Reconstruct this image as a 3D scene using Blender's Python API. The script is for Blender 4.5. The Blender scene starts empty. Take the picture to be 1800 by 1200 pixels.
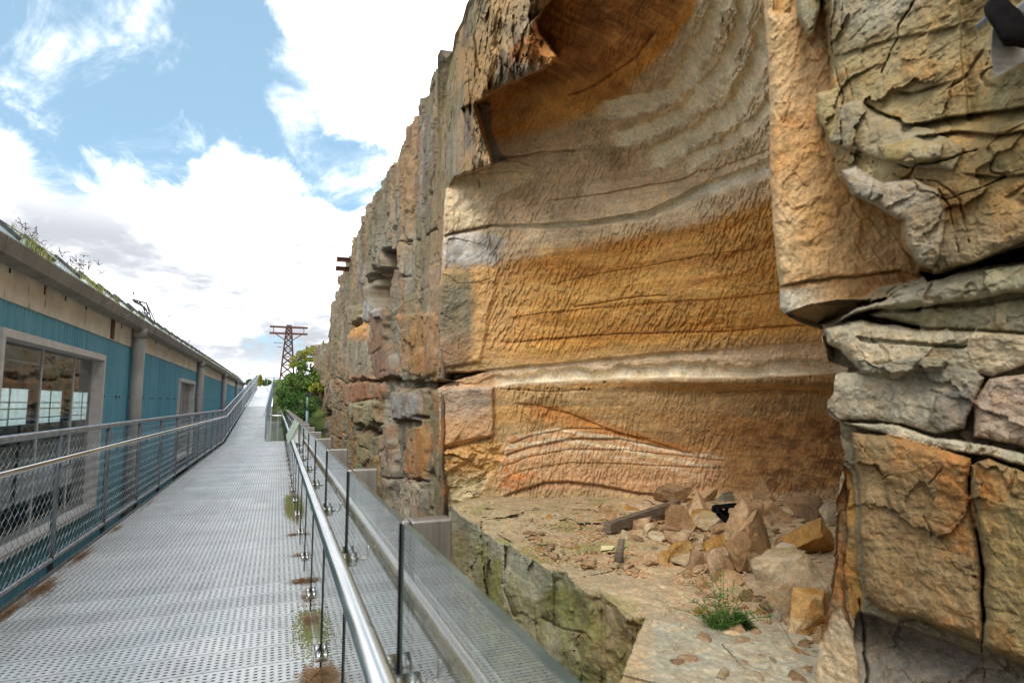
import bpy, math, random
import numpy as np
from math import sin, cos, radians, pi, atan, sqrt
from mathutils import Vector, Matrix

# ------------------------------------------------------------------ camera, sky, sun, exposure
FPX = 1060.0                       # focal length in pixels of an 1800 px wide picture
TH = atan(108/FPX); PS = atan(411/FPX*cos(TH)); EYE = 1.5
sc = bpy.context.scene; COL = sc.collection
cd = bpy.data.cameras.new('camera'); cam = bpy.data.objects.new('camera', cd); COL.objects.link(cam)
cam.location = (0, 0, EYE); cam.rotation_euler = (pi/2+TH, 0, -PS)
cd.sensor_width = 36; cd.lens = FPX/1800*36; cd.clip_start = .05; cd.clip_end = 3000
cd.dof.use_dof = True; cd.dof.focus_distance = 9; cd.dof.aperture_fstop = 4.0
sc.camera = cam
SUN_EL, SUN_AZ = 40, -138          # azimuth of the direction towards the sun, from +Y clockwise
sc.view_settings.view_transform = 'Standard'; sc.view_settings.look = 'None'
sc.view_settings.gamma = 1; sc.view_settings.exposure = 1.12
w = bpy.data.worlds.new('World'); sc.world = w; w.use_nodes = True

def ray(px, py):                   # direction (unit depth) through a point of the surveyed view
    x = (px-900)/FPX; y = (600-py)/FPX
    a = cos(TH)-y*sin(TH); u = sin(TH)+y*cos(TH)
    return x*cos(PS)+a*sin(PS), -x*sin(PS)+a*cos(PS), u
def at(px, py, d):
    v = ray(px, py); return Vector((v[0]*d, v[1]*d, EYE+v[2]*d))
def atz(px, py, z):
    v = ray(px, py); return at(px, py, (z-EYE)/v[2])
def atx(px, py, X):
    v = ray(px, py); return at(px, py, X/v[0])
def proj(X, Y, Z):
    a = X*sin(PS)+Y*cos(PS); r = X*cos(PS)-Y*sin(PS); z = Z-EYE
    d = a*cos(TH)+z*sin(TH); up = z*cos(TH)-a*sin(TH)
    return 900+FPX*r/d, 600-FPX*up/d

class NT:                          # tiny node-tree helper
    def __init__(s, nt): s.nt = nt; s.n = nt.nodes; s.l = nt.links
    def new(s, t, ins=None, **kw):
        n = s.n.new(t)
        for k, v in kw.items(): setattr(n, k, v)
        for k, v in (ins or {}).items():
            if isinstance(v, bpy.types.NodeSocket): s.l.new(v, n.inputs[k])
            else: n.inputs[k].default_value = v
        return n
    def math(s, op, a, b=0.0, c=0.0, clamp=False):
        return s.new('ShaderNodeMath', {0: a, 1: b, 2: c}, operation=op, use_clamp=clamp).outputs[0]
    def mix(s, f, a, b, blend='MIX'):
        n = s.new('ShaderNodeMix', {0: f, 6: a, 7: b}, data_type='RGBA', blend_type=blend); return n.outputs[2]
    def noise(s, vec, scale, detail=4, rough=.5, dist=0, out=0):
        return s.new('ShaderNodeTexNoise', {'Vector': vec, 'Scale': scale, 'Detail': detail, 'Roughness': rough, 'Distortion': dist}).outputs[out]
    def ramp(s, f, pts, interp='LINEAR'):
        n = s.new('ShaderNodeValToRGB', {0: f}); cr = n.color_ramp; cr.interpolation = interp
        while len(cr.elements) < len(pts): cr.elements.new(.5)
        for e, (p, c) in zip(cr.elements, pts):
            e.position = p; e.color = c if hasattr(c, '__len__') else (c, c, c, 1)
        return n.outputs[0]
    def smooth(s, v, a, b, c=0.0, d=1.0):
        return s.new('ShaderNodeMapRange', {0: v, 1: a, 2: b, 3: c, 4: d}, interpolation_type='SMOOTHSTEP').outputs[0]

def S(h, g=1.0):                   # sRGB hex -> linear
    h = h.lstrip('#'); o = []
    for i in (0, 2, 4):
        c = int(h[i:i+2], 16)/255
        o.append((c/12.92 if c <= .04045 else ((c+.055)/1.055)**2.4)*g)
    return tuple(o)
def S4(h, g=1.0): return S(h, g)+(1,)

T = NT(w.node_tree); T.n.clear()
sky = T.new('ShaderNodeTexSky', sky_type='NISHITA', sun_disc=False)
sky.sun_elevation = radians(SUN_EL); sky.sun_rotation = radians(SUN_AZ)
sky.air_density = 1.0; sky.dust_density = .6; sky.ozone_density = 2
tc = T.new('ShaderNodeTexCoord').outputs['Generated']
nrm = T.new('ShaderNodeVectorMath', {0: tc}, operation='NORMALIZE').outputs[0]
sp = T.new('ShaderNodeSeparateXYZ', {0: nrm})
# flatten the cloud layer: project directions on a plane overhead
zz = T.math('ADD', T.math('MAXIMUM', sp.outputs[2], 0.0), .22)
cp = T.new('ShaderNodeCombineXYZ', {0: T.math('DIVIDE', sp.outputs[0], zz), 1: T.math('DIVIDE', sp.outputs[1], zz), 2: 0.3}).outputs[0]
n1 = T.noise(cp, 2.3, 9, .60, .35)
n2 = T.noise(T.new('ShaderNodeMapping', {'Vector': cp, 'Rotation': (0, 0, .5), 'Scale': (1, .45, 1)}).outputs[0], 4.2, 10, .68, .5)
dens = T.math('ADD', T.math('MULTIPLY', T.math('SUBTRACT', n1, .5), 1.9), T.math('MULTIPLY', T.math('SUBTRACT', n2, .5), 3.4))
def blob(px, py, rad, amt):        # a cloud bank (amt > 0) or a clearing (amt < 0) in one direction of the sky
    global dens
    v = Vector(ray(px, py)).normalized()
    d = T.new('ShaderNodeVectorMath', {0: nrm, 1: tuple(v)}, operation='DOT_PRODUCT').outputs[1]
    r = math.radians(rad)
    dens = T.math('ADD', dens, T.smooth(d, cos(r), cos(r*.25), 0.0, amt))
for b in ((300, 80, 25, -.46), (50, 90, 16, -.28), (200, 225, 11, -.45), (330, 200, 11, -.30), (110, 150, 9, -.15), (200, 270, 8, -.85), (570, 235, 9, -.7), (610, 290, 6, -.45), (420, 240, 7, -.35), (470, 60, 9, -.15), (390, 180, 9, -.22),
          (640, 60, 10, 1.0), (740, 60, 14, 1.2), (690, 160, 8, .5), (50, 330, 11, .9), (370, 345, 12, 1.0), (520, 350, 11, .7), (200, 400, 12, .6),
          (140, 120, 4, .25), (40, 70, 3.5, .2), (210, 170, 4, .3), (270, 45, 4, .3), (300, 130, 3.5, .15), (480, 200, 5, .28)):
    blob(*b)
# overcast low down and everywhere outside the clearing
low = T.smooth(sp.outputs[2], .46, .12, 0.0, .7)
dens = T.math('ADD', dens, low)
back = T.smooth(sp.outputs[1], .6, -.1, 0.0, .35)
dens = T.math('ADD', dens, back)
cover = T.smooth(dens, -.25, .60)
# thin torn wisps drifting across the blue
wv = T.new('ShaderNodeMapping', {'Vector': cp, 'Rotation': (0, 0, -.7), 'Scale': (1, .55, 1), 'Location': (3.3, 3.7, 0)}).outputs[0]
wisp = T.math('MULTIPLY', T.smooth(T.noise(wv, 2.6, 10, .64, .7), .52, .70), T.smooth(T.noise(wv, 9.0, 6, .6, .3), .30, .60))
cover = T.math('MAXIMUM', cover, T.math('MULTIPLY', wisp, .95))
shade = T.smooth(T.math('ADD', T.noise(cp, 1.5, 6, .55, .3), T.math('MULTIPLY', T.noise(cp, 4.5, 6, .6), .4)), .55, .80)
lowm = T.math('MULTIPLY', T.smooth(sp.outputs[2], .34, .22), T.smooth(sp.outputs[2], -.02, .09))
shade = T.math('MULTIPLY', shade, T.math('ADD', T.math('MULTIPLY', lowm, .95), .03))
cloud = T.mix(shade, (1.0, 1.01, 1.03, 1), (.30, .315, .345, 1))
skyc = T.mix(1.0, sky.outputs[0], (.100, .112, .118, 1), 'MULTIPLY')
skyc = T.mix(.55, T.mix(1.0, skyc, (.62, .66, .66, 1), 'MULTIPLY'), (.26, .40, .50, 1))
# ground bounce below the horizon
fin = T.mix(cover, skyc, cloud)
bg = T.new('ShaderNodeBackground', {'Color': fin, 'Strength': 1.0})
T.new('ShaderNodeOutputWorld', {'Surface': bg.outputs[0]})
ld = bpy.data.lights.new('sun', 'SUN'); ld.energy = 1.15; ld.angle = radians(24); ld.color = (1, .95, .87)
sun = bpy.data.objects.new('sun', ld); COL.objects.link(sun)
dv = Vector((sin(radians(SUN_AZ))*cos(radians(SUN_EL)), cos(radians(SUN_AZ))*cos(radians(SUN_EL)), sin(radians(SUN_EL))))
sun.rotation_euler = dv.to_track_quat('Z', 'Y').to_euler(); sun.location = (0, -5, 20)

# ------------------------------------------------------------------ object helpers
def tag(o, label=None, cat=None, group=None, kind=None):
    if label: o['label'] = label
    if cat: o['category'] = cat
    if group: o['group'] = group
    if kind: o['kind'] = kind
    return o
def empty(name, loc, label, cat, group=None, rz=0):
    o = bpy.data.objects.new(name, None); COL.objects.link(o); o.location = loc; o.rotation_euler = (0, 0, rz)
    o.empty_display_size = .1
    return tag(o, label, cat, group)
class MB:
    def __init__(s): s.v = []; s.f = []; s.sm = []
    def add(s, vs, fs, smooth=False):
        b = len(s.v); s.v += [tuple(v) for v in vs]; s.f += [tuple(i+b for i in f) for f in fs]; s.sm += [smooth]*len(fs)
    def box(s, a, b, M=None):
        x0, y0, z0 = a; x1, y1, z1 = b
        vs = [Vector(p) for p in ((x0,y0,z0),(x1,y0,z0),(x1,y1,z0),(x0,y1,z0),(x0,y0,z1),(x1,y0,z1),(x1,y1,z1),(x0,y1,z1))]
        if M: vs = [M@v for v in vs]
        s.add(vs, [(0,3,2,1),(4,5,6,7),(0,1,5,4),(1,2,6,5),(2,3,7,6),(3,0,4,7)])
    def prism(s, pts, off):        # closed outline swept by a vector
        n = len(pts); off = Vector(off)
        s.add([Vector(p) for p in pts]+[Vector(p)+off for p in pts], [tuple(range(n))[::-1], tuple(range(n, 2*n))]+[(i,(i+1)%n,(i+1)%n+n,i+n) for i in range(n)])
    def tube(s, pts, r, seg=10, caps=True, r2=None):
        pts = [Vector(p) for p in pts]; n = len(pts); vs = []; fs = []
        t0 = (pts[1]-pts[0]).normalized(); up = Vector((0,0,1)) if abs(t0.z) < .9 else Vector((1,0,0))
        u = t0.cross(up).normalized()
        for i, p in enumerate(pts):
            t = ((pts[min(i+1,n-1)]-p).normalized()+(p-pts[max(i-1,0)]).normalized()).normalized() if 0 < i < n-1 else (pts[min(i+1,n-1)]-pts[max(i-1,0)]).normalized()
            u = (u-t*u.dot(t)).normalized(); v = t.cross(u)
            rr = r if r2 is None else r+(r2-r)*i/(n-1)
            k = 1.0
            if 0 < i < n-1:
                cth = max(.3, (pts[i+1]-p).normalized().dot(t)); k = 1/cth
            for j in range(seg):
                a = 2*pi*j/seg; vs.append(p+(u*cos(a)+v*sin(a))*rr*(k if seg > 4 else 1))
        for i in range(n-1):
            for j in range(seg): fs.append((i*seg+j, i*seg+(j+1)%seg, (i+1)*seg+(j+1)%seg, (i+1)*seg+j))
        s.add(vs, fs, seg > 4)
        if caps:
            b = len(s.v)-len(vs)
            s.f.append(tuple(b+j for j in range(seg))[::-1]); s.f.append(tuple(b+(n-1)*seg+j for j in range(seg))); s.sm += [False, False]
    def mesh(s, name, mat):
        me = bpy.data.meshes.new(name); me.from_pydata(s.v, [], s.f); me.materials.append(mat)
        me.polygons.foreach_set('use_smooth', s.sm); me.update(); return me
    def build(s, name, mat, parent=None, bevel=0):
        o = bpy.data.objects.new(name, s.mesh(name, mat)); COL.objects.link(o)
        if parent: o.parent = parent; o.matrix_parent_inverse = Matrix.Translation(-parent.location) if parent.type == 'EMPTY' and parent.rotation_euler.z == 0 and not parent.parent else Matrix()
        if bevel:
            m = o.modifiers.new('bevel', 'BEVEL'); m.width = bevel; m.segments = 2; m.limit_method = 'ANGLE'
        return o
def child(name, me, parent, loc=(0,0,0)):  # linked copy of a mesh placed as a part
    o = bpy.data.objects.new(name, me); COL.objects.link(o); o.parent = parent; o.location = loc; return o
def grid_mesh(name, P, mat, col=None, parent=None, flip=False):
    n, m = P.shape[:2]
    me = bpy.data.meshes.new(name); me.vertices.add(n*m); me.vertices.foreach_set('co', P.reshape(-1).astype(np.float32))
    idx = np.arange(n*m).reshape(n, m)
    q = np.stack([idx[:-1,:-1], idx[1:,:-1], idx[1:,1:], idx[:-1,1:]], -1).reshape(-1, 4)
    if flip: q = q[:, ::-1]
    k = len(q); me.loops.add(k*4); me.loops.foreach_set('vertex_index', q.reshape(-1).astype(np.int32))
    me.polygons.add(k); me.polygons.foreach_set('loop_start', (np.arange(k)*4).astype(np.int32))
    me.update(calc_edges=True); me.polygons.foreach_set('use_smooth', np.ones(k, bool))
    if col is not None:
        a = me.color_attributes.new('Col', 'FLOAT_COLOR', 'POINT')
        c = np.ones((n*m, 4), np.float32); c[:, :3] = np.clip(col.reshape(-1, 3), .004, .9); a.data.foreach_set('color', c.reshape(-1))
    me.materials.append(mat); o = bpy.data.objects.new(name, me); COL.objects.link(o)
    if parent: o.parent = parent
    return o

# ------------------------------------------------------------------ numpy noise
_rng = np.random.RandomState(7); _tab = _rng.rand(64, 64, 64).astype(np.float32)
def vnoise(x, y, z=0.0):
    x, y, z = np.broadcast_arrays(np.asarray(x, np.float32), np.asarray(y, np.float32), np.asarray(z, np.float32))
    xi = np.floor(x).astype(np.int32); yi = np.floor(y).astype(np.int32); zi = np.floor(z).astype(np.int32)
    fx = x-xi; fy = y-yi; fz = z-zi
    fx = fx*fx*(3-2*fx); fy = fy*fy*(3-2*fy); fz = fz*fz*(3-2*fz)
    x0 = xi & 63; x1 = (xi+1) & 63; y0 = yi & 63; y1 = (yi+1) & 63; z0 = zi & 63; z1 = (zi+1) & 63
    a = _tab[x0,y0,z0]*(1-fx)+_tab[x1,y0,z0]*fx; b = _tab[x0,y1,z0]*(1-fx)+_tab[x1,y1,z0]*fx
    c = _tab[x0,y0,z1]*(1-fx)+_tab[x1,y0,z1]*fx; d = _tab[x0,y1,z1]*(1-fx)+_tab[x1,y1,z1]*fx
    return ((a*(1-fy)+b*fy)*(1-fz)+(c*(1-fy)+d*fy)*fz)*2-1
def fbm(x, y, z=0.0, o=5, g=.5, ridge=False):
    s = 0; a = 1; t = 0
    for i in range(o):
        n = vnoise(x*2.03**i+i*17.3, y*2.03**i+i*5.1, z*2.03**i+i*9.7)
        if ridge: n = 1-2*np.abs(n)
        s = s+a*n; t += a; a *= g
    return s/t
def hash1(i, j=0): 
    i = np.asarray(i).astype(np.int64); j = np.asarray(j).astype(np.int64)
    return _tab[(i*7+3) & 63, (j*13+i*3+5) & 63, (i*11+j*5+9) & 63]
def ss(a, b, x): t = np.clip((x-a)/(b-a), 0, 1); return t*t*(3-2*t)
def sdf(x, y, poly, mar=60):       # signed distance, positive inside
    poly = np.array(poly, np.float32); out = np.full(x.shape, -999., np.float32)
    m = (x > poly[:,0].min()-mar) & (x < poly[:,0].max()+mar) & (y > poly[:,1].min()-mar) & (y < poly[:,1].max()+mar)
    if not m.any(): return out
    X = x[m]; Y = y[m]; d = np.full(X.shape, 1e9, np.float32); ins = np.zeros(X.shape, bool); n = len(poly)
    for i in range(n):
        ax, ay = poly[i]; bx, by = poly[(i+1) % n]; ex, ey = bx-ax, by-ay
        t = np.clip(((X-ax)*ex+(Y-ay)*ey)/(ex*ex+ey*ey+1e-9), 0, 1)
        d = np.minimum(d, (X-ax-t*ex)**2+(Y-ay-t*ey)**2)
        if ay != by: ins ^= ((ay > Y) != (by > Y)) & (X < (bx-ax)*(Y-ay)/(by-ay)+ax)
    d = np.sqrt(d); out[m] = np.where(ins, d, -d); return out
def ldist(x, y, pts, mar=30):      # distance to an open polyline
    p = np.array(pts, np.float32); out = np.full(x.shape, 999., np.float32)
    m = (x > p[:,0].min()-mar) & (x < p[:,0].max()+mar) & (y > p[:,1].min()-mar) & (y < p[:,1].max()+mar)
    if not m.any(): return out
    X = x[m]; Y = y[m]; d = np.full(X.shape, 1e9, np.float32)
    for i in range(len(p)-1):
        ax, ay = p[i]; ex, ey = p[i+1]-p[i]
        t = np.clip(((X-ax)*ex+(Y-ay)*ey)/(ex*ex+ey*ey+1e-9), 0, 1)
        d = np.minimum(d, (X-ax-t*ex)**2+(Y-ay-t*ey)**2)
    out[m] = np.sqrt(d); return out
def facet(x, y, z, seed=0, k0=1.2):          # broken rock: every cell is a plane of its own tilt
    xi = np.floor(x).astype(np.int32); yi = np.floor(y).astype(np.int32); zi = np.floor(z).astype(np.int32)
    best = np.full(x.shape, 9., np.float32); out = np.zeros(x.shape, np.float32)
    for a in (-1, 0, 1):
        for b in (-1, 0, 1):
            for c in (-1, 0, 1):
                i, j, k = (xi+a+seed) & 63, (yi+b+seed*3) & 63, (zi+c+seed*5) & 63
                dx = x-(xi+a+_tab[i,j,k]); dy = y-(yi+b+_tab[j,k,i]); dz = z-(zi+c+_tab[k,i,j]); d = dx*dx+dy*dy+dz*dz
                h = (_tab[i,k,j]-.5)*k0+dx*(_tab[j,i,k]-.5)*2.2+dy*(_tab[(i+9)&63,j,k]-.5)*2.2+dz*(_tab[i,(j+9)&63,k]-.5)*2.2
                m = d < best; out = np.where(m, h, out); best = np.where(m, d, best)
    return out
def crack(d, wd, dp, n):             # an open joint whose width and depth come and go (n = noise)
    return dp*np.exp(-(d/(wd*(.45+.7*np.clip(n+.5, 0, 1.2))))**2)*ss(-.35, .15, n)
def curve(x, pts): p = np.array(pts, float); return np.interp(x, p[:,0], p[:,1])
def lerp(a, b, m): return a*(1-m[..., None])+b*m[..., None]
def C3(h, g=1.0): return np.array(S(h, g), np.float32)

# ------------------------------------------------------------------ materials
def mat(name, base=None, rough=.5, metal=0.0, bump=None, spec=None):
    m = bpy.data.materials.new(name); m.use_nodes = True; t = NT(m.node_tree); b = t.n['Principled BSDF']
    b.inputs['Roughness'].default_value = rough; b.inputs['Metallic'].default_value = metal
    if base: b.inputs['Base Color'].default_value = tuple(base)[:3]+(1,)
    if spec is not None: b.inputs['Specular IOR Level'].default_value = spec
    return m, t, b
def bump(t, b, h, strength=.5, dist=.01):
    n = t.new('ShaderNodeBump', {'Height': h, 'Strength': strength, 'Distance': dist}); t.l.new(n.outputs[0], b.inputs['Normal']); return n
def rock_mat(name, fine=1.0):
    m, t, b = mat(name, rough=.92, spec=.25)
    a = t.new('ShaderNodeAttribute', attribute_name='Col').outputs['Color']
    p = t.new('ShaderNodeTexCoord').outputs['Object']
    nA = t.noise(p, 3.5, 8, .62); nB = t.noise(p, 22*fine, 6, .65); nC = t.noise(p, 90*fine, 4, .6)
    f = t.math('ADD', t.math('ADD', t.math('MULTIPLY', nA, .55), t.math('MULTIPLY', nB, .75)), t.math('MULTIPLY', nC, .45))
    f = t.smooth(f, .45, 1.3, .50, 1.50)
    c = t.mix(1.0, a, t.new('ShaderNodeCombineColor', {0: f, 1: f, 2: f}).outputs[0], 'MULTIPLY')
    # mineral staining: warm and grey drift of a few centimetres
    st = t.smooth(t.noise(p, 9, 6, .6, .8), .42, .64)
    c = t.mix(t.math('MULTIPLY', st, .35), c, t.mix(1.0, c, (1.25, .95, .66, 1), 'MULTIPLY'))
    st2 = t.smooth(t.noise(p, 5.3, 7, .65, .5), .55, .68)
    c = t.mix(t.math('MULTIPLY', st2, .30), c, t.mix(1.0, c, (.66, .65, .62, 1), 'MULTIPLY'))
    t.l.new(c, b.inputs['Base Color'])
    h = t.math('ADD', t.math('MULTIPLY', nB, .8), t.math('ADD', t.math('MULTIPLY', nC, .35), t.math('MULTIPLY', t.noise(p, 260*fine, 3, .6), .14)))
    bump(t, b, h, .75, .022/fine)
    return m
M_ROCK = rock_mat('sandstone')

# ------------------------------------------------------------------ the quarry cliff
AX = 2.8                            # plane of the old quarry face
GREY = C3('817d70'); OLIVE = C3('746c54'); TAN = C3('94785a'); ORANGE = C3('9a6c3c'); PURP = C3('5f5048'); PALE = C3('a29a88')
DGREY = C3('65645c'); BROWN = C3('6b4726'); WHITE = C3('d2c8b4'); RUST = C3('a25f28'); MOSS = C3('7d8048'); MAUVE = C3('a0826e')

def face_relief(Y, z):              # how far the ribbed face stands out of its plane, at Y along it and height z
    Yw = Y+.16*vnoise(Y*.8, z*.45, 3.)+.05*vnoise(Y*3, z*1.4, 8.)
    zj = z+.10*vnoise(Y*.25, 0, 5.)+.08*vnoise(Y*1.1, z*.4, 5.)
    bed = np.floor(zj/1.35+.3*vnoise(np.floor(Yw/2.4)*3.7, 1.5, 2.))
    upper = ss(2.2, 3.6, z)
    off = np.zeros_like(Y)
    lowb = 1-upper
    for wd, amp, k in ((2.9, .13, 0), (1.1, .09, 9), (.42, .075, 21), (.19, .045, 33)):
        q = Yw/wd+.35*hash1(np.floor(Yw/wd*0+k)); c = np.floor(q); fr = q-c
        h0 = hash1(c+k, 0); h1 = hash1(c+1+k, 0)
        up = amp*(h0+(h1-h0)*ss(.72, 1.0, fr)-.5)*1.5
        if wd > 1: 
            g0 = hash1(c+k, bed); g1 = hash1(c+1+k, bed); lo = amp*1.1*(g0+(g1-g0)*ss(.9, 1.0, fr)-.5)-.10*np.exp(-((fr-.96)*wd/.04)**2)
        else: lo = up*.30
        off = off+up*(.25+.75*upper)*(1-.75*lowb)+lo*lowb
    off = off+.07*fbm(Yw*7, z*.45, 4., 4, .65)*upper
    off = off+.10*fbm(Y*1.3, z*1.3, 7., 6, .58)+.03*fbm(Y*5, z*4, 2., 4, .6, True)
    wj = .5*fbm(Y*1.5, z*1.5, 3., 3)
    off = off+.08*facet(Y*1.3+wj, z*(.9-.45*upper), wj+.5, 1, .8)+.05*facet(Y*4.2+wj, z*(2.6-1.6*upper), wj*2+.5, 2)
    jz = np.abs((zj/1.35+.3*vnoise(np.floor(Yw/2.4)*3.7, 1.5, 2.))-np.round(zj/1.35+.3*vnoise(np.floor(Yw/2.4)*3.7, 1.5, 2.)))*1.35
    fade = .22+.78*ss(10.4, 14.5, Y); off = off*fade
    off = off-.16*np.exp(-(jz/.03)**2)*(1-.85*upper)*ss(-.2,.2,vnoise(Y*.9,z*.9,50.))
    return off
def face_col(Y, z, px, py):
    n1 = fbm(Y*2.6, z*.28, 1., 4, .55); n2 = fbm(Y*.7, z*.8, 6., 4); n3 = fbm(Y*6, z*.5, 9., 3); n4 = fbm(Y*2, z*3, 12., 4)
    c = np.zeros(Y.shape+(3,), np.float32)+OLIVE
    c = lerp(c, GREY, ss(-.25, .45, n2)); c = lerp(c, TAN, ss(.0, .35, n1)*.65)
    c = lerp(c, PURP, ss(.12, .35, n3)*.6); c = lerp(c, ORANGE, ss(.15, .5, n4)*.6*ss(5., 2.5, z)); c = lerp(c, DGREY, ss(.25, .5, -n1)*.55)
    c = lerp(c, PALE, ss(.3, .6, -n4)*.35)
    c = lerp(c, C3('a06a3c'), ss(.2, .5, fbm(Y*.9, z*1.3, 31., 4))*.55*ss(4.2, 2.5, z))
    c = lerp(c, MOSS, ss(.2, .5, fbm(Y*1.2, z*1.2, 41., 4))*.4*ss(1.5, -.2, z))
    return c

def build_far_face():
    pxs = np.concatenate([np.arange(551, 640, .55), np.arange(640, 777.5, .7)])
    Ys = []
    for p in pxs:
        v = ray(p, 708); Ys.append(AX/v[0]*v[1])
    Ys = np.array(Ys)[::-1]
    ztop = curve(Ys, ((9,8.25),(11,8.3),(13,8.4),(15.8,8.1),(19.4,8.25),(23,8.5),(27.8,8.45),(29,8.3),(30,7.9),(33,7.5),(36.6,7.1),(37.2,6.9),(37.8,5.5),(40,5.3),(46,5.6),(50,6.0),(53,6.1)))
    cc = np.floor(Ys/.55); ztop = ztop+(hash1(cc)-.5)*.20+(hash1(np.floor(Ys/1.7)+30)-.5)*.16+.06*fbm(Ys*6, 0, 0, 3)
    n = 640; v = np.linspace(0, 1, n)
    Z = -3.2+(ztop[:, None]+3.2)*v[None, :]; Y = np.repeat(Ys[:, None], n, 1)
    px, py = proj(np.full_like(Y, AX), Y, Z)
    off = face_relief(Y, Z); c = face_col(Y, Z, px, py)
    wx = px+3.2*vnoise(Y*1.2, Z*1.6, 20.)+1.8*vnoise(Y*5, Z*6, 21.); wy = py+5*vnoise(Y*1.2, Z*1.6, 22.)+2.2*vnoise(Y*5, Z*6, 23.)
    def block(poly, h, colr=None, k=.8, flat=.7, e=3.5):
        nonlocal off, c
        s = sdf(wx, wy, poly, 20); m = ss(-.6, e, s)
        off = off*(1-.62*flat*m)+h*.75*m
        if colr is not None: c = lerp(c, np.asarray(colr)*(.86+.35*fbm(Y*2, Z*5, 3., 5, .6))[..., None], m*k*np.clip(.72+.9*fbm(Y*1.1, Z*2.2, 13., 4), 0, 1))
        return m
    # cavity high in the face, with the leaning slab inside
    block([(671,442),(685,436),(702,436),(699,455),(704,488),(703,499),(693,502),(692,530),(685,541),(661,537),(652,520),(653,471),(671,467)], -1.15, C3('7d6a55'), .7, 1, 2)
    block([(674,475),(688,470),(684,500),(686,538),(670,538),(664,520)], .75, C3('8a7360'), .8, 0, 3)
    # smooth wavy block and its neighbours
    m = block([(614,588),(625,577),(657,573),(661,615),(664,668),(640,671),(616,670)], .30, C3('8e8674'), .9, .9, 5)
    band = ss(.2, .9, np.sin((wy-560)/15.)); c = lerp(c, C3('a9743f'), m*band*.55)
    c = lerp(c, C3('b98d58'), ss(-1, 3, sdf(wx, wy, [(616,575),(655,566),(657,588),(618,596)], 15))*.8)
    block([(616,538),(640,534),(648,560),(636,572),(618,572)], .42, C3('8d8266'), .8, .8, 5)
    block([(640,515),(658,535),(660,567),(645,570)], .10, C3('9aa0a4'), .8, .8, 2)
    block([(659,548),(692,545),(688,600),(700,640),(700,662),(675,667),(663,655),(658,600)], .28, C3('7c5e50'), .85, .9, 3)
    block([(672,542),(688,540),(687,562),(673,564)], .3, C3('a3a8ab'), .8, .6, 2)
    block([(611,674),(650,672),(689,671),(690,686),(683,701),(640,704),(612,716)], .26, C3('94684a'), .85, .85, 4)
    block([(618,706),(650,701),(684,698),(682,740),(660,754),(640,748),(625,742)], .42, C3('8c8767'), .85, .5, 8)
    block([(628,752),(680,757),(680,763),(626,758)], -.45, None, .8, 1, 1.5)
    block([(627,762),(680,764),(682,800),(664,806),(640,818),(628,800)], .18, C3('8a8560'), .85, .8, 4)
    block([(659,803),(684,799),(683,900),(664,905),(650,850)], .32, C3('7b7148'), .75, .6, 5)
    block([(682,742),(699,744),(702,830),(699,905),(684,905)], .30, C3('8b7a6c'), .8, .6, 3)
    block([(700,690),(736,684),(748,700),(746,742),(700,740),(690,700)], .22, C3('8f9192'), .8, .4, 6)
    block([(568,722),(580,717),(586,724),(583,740),(570,738)], -1.4, C3('5d5142'), .5, 1, 2)
    block([(700,560),(735,545),(775,560),(772,655),(745,668),(715,650)], .10, C3('a3763f'), .55, .2, 6)
    block([(724,752),(752,748),(758,790),(756,840),(722,845),(718,790)], .16, C3('b37a3c'), .75, .5, 4)
    block([(716,845),(756,843),(752,930),(706,930)], .18, C3('b5ab95'), .7, .3, 5)
    s = sdf(wx, wy, [(690,662),(750,668),(800,660),(800,690),(755,683),(700,688)], 15); off = off-.28*ss(0, 5, s)
    # hand-traced joints
    for pts, wd, dp in (([(596,670),(620,672),(664,670),(700,664)],1.3,.35), ([(620,572),(645,569),(660,566)],1.2,.3), ([(702,492),(722,484)],1.4,.3),
                        ([(720,424),(745,412),(778,398)],1.3,.3), ([(758,345),(772,335),(790,318)],2.2,.5), ([(724,430),(700,426)],1.2,.2), ([(748,560),(747,600),(744,668)],1.2,.3),
                        ([(612,676),(613,716)],1,.25), ([(757,690),(759,742),(760,792),(757,900)],1.8,.35)):
        off = off-crack(ldist(wx, wy, pts), wd*1.2, dp, vnoise(Y*3, Z*3, 60.)+.25)
    off = off-.25*ss(38.0, 39., Y)*0
    X = AX-off-.55*ss(37.4, 38.2, Y)+.5*ss(37.4, 38.2, Y)+ .35*ss(30, 37, Y)*0
    P = np.stack([X, Y, Z], -1)
    P = np.concatenate([np.stack([P[0]+np.array((a, b, 0)) for a, b in ((1.2, 2.2), (.3, .5), (.05, .02))], 0), P], 0); c = np.concatenate([np.repeat(c[:1], 3, 0), c], 0)
    # cap: run back from the brow, and close the two ends
    bx = [(.25,.03), (.8,.06), (2.,.1), (6.,.2), (25.,.3)]
    cap = np.stack([P[:, -1]+np.array((a, 0, b)) for a, b in bx], 1); P = np.concatenate([P, cap], 1)
    c = np.concatenate([c, np.repeat(c[:, -1:], len(bx), 1)], 1)
    end = np.stack([P[-1]+np.array((a, .3, 0)) for a in (.5, 3, 25)], 0)
    P = np.concatenate([P, end], 0); c = np.concatenate([c, np.repeat(c[-1:], 3, 0)], 0)
    return tag(grid_mesh('cliff_face', P, M_ROCK, c), kind='structure')
build_far_face()

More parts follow.
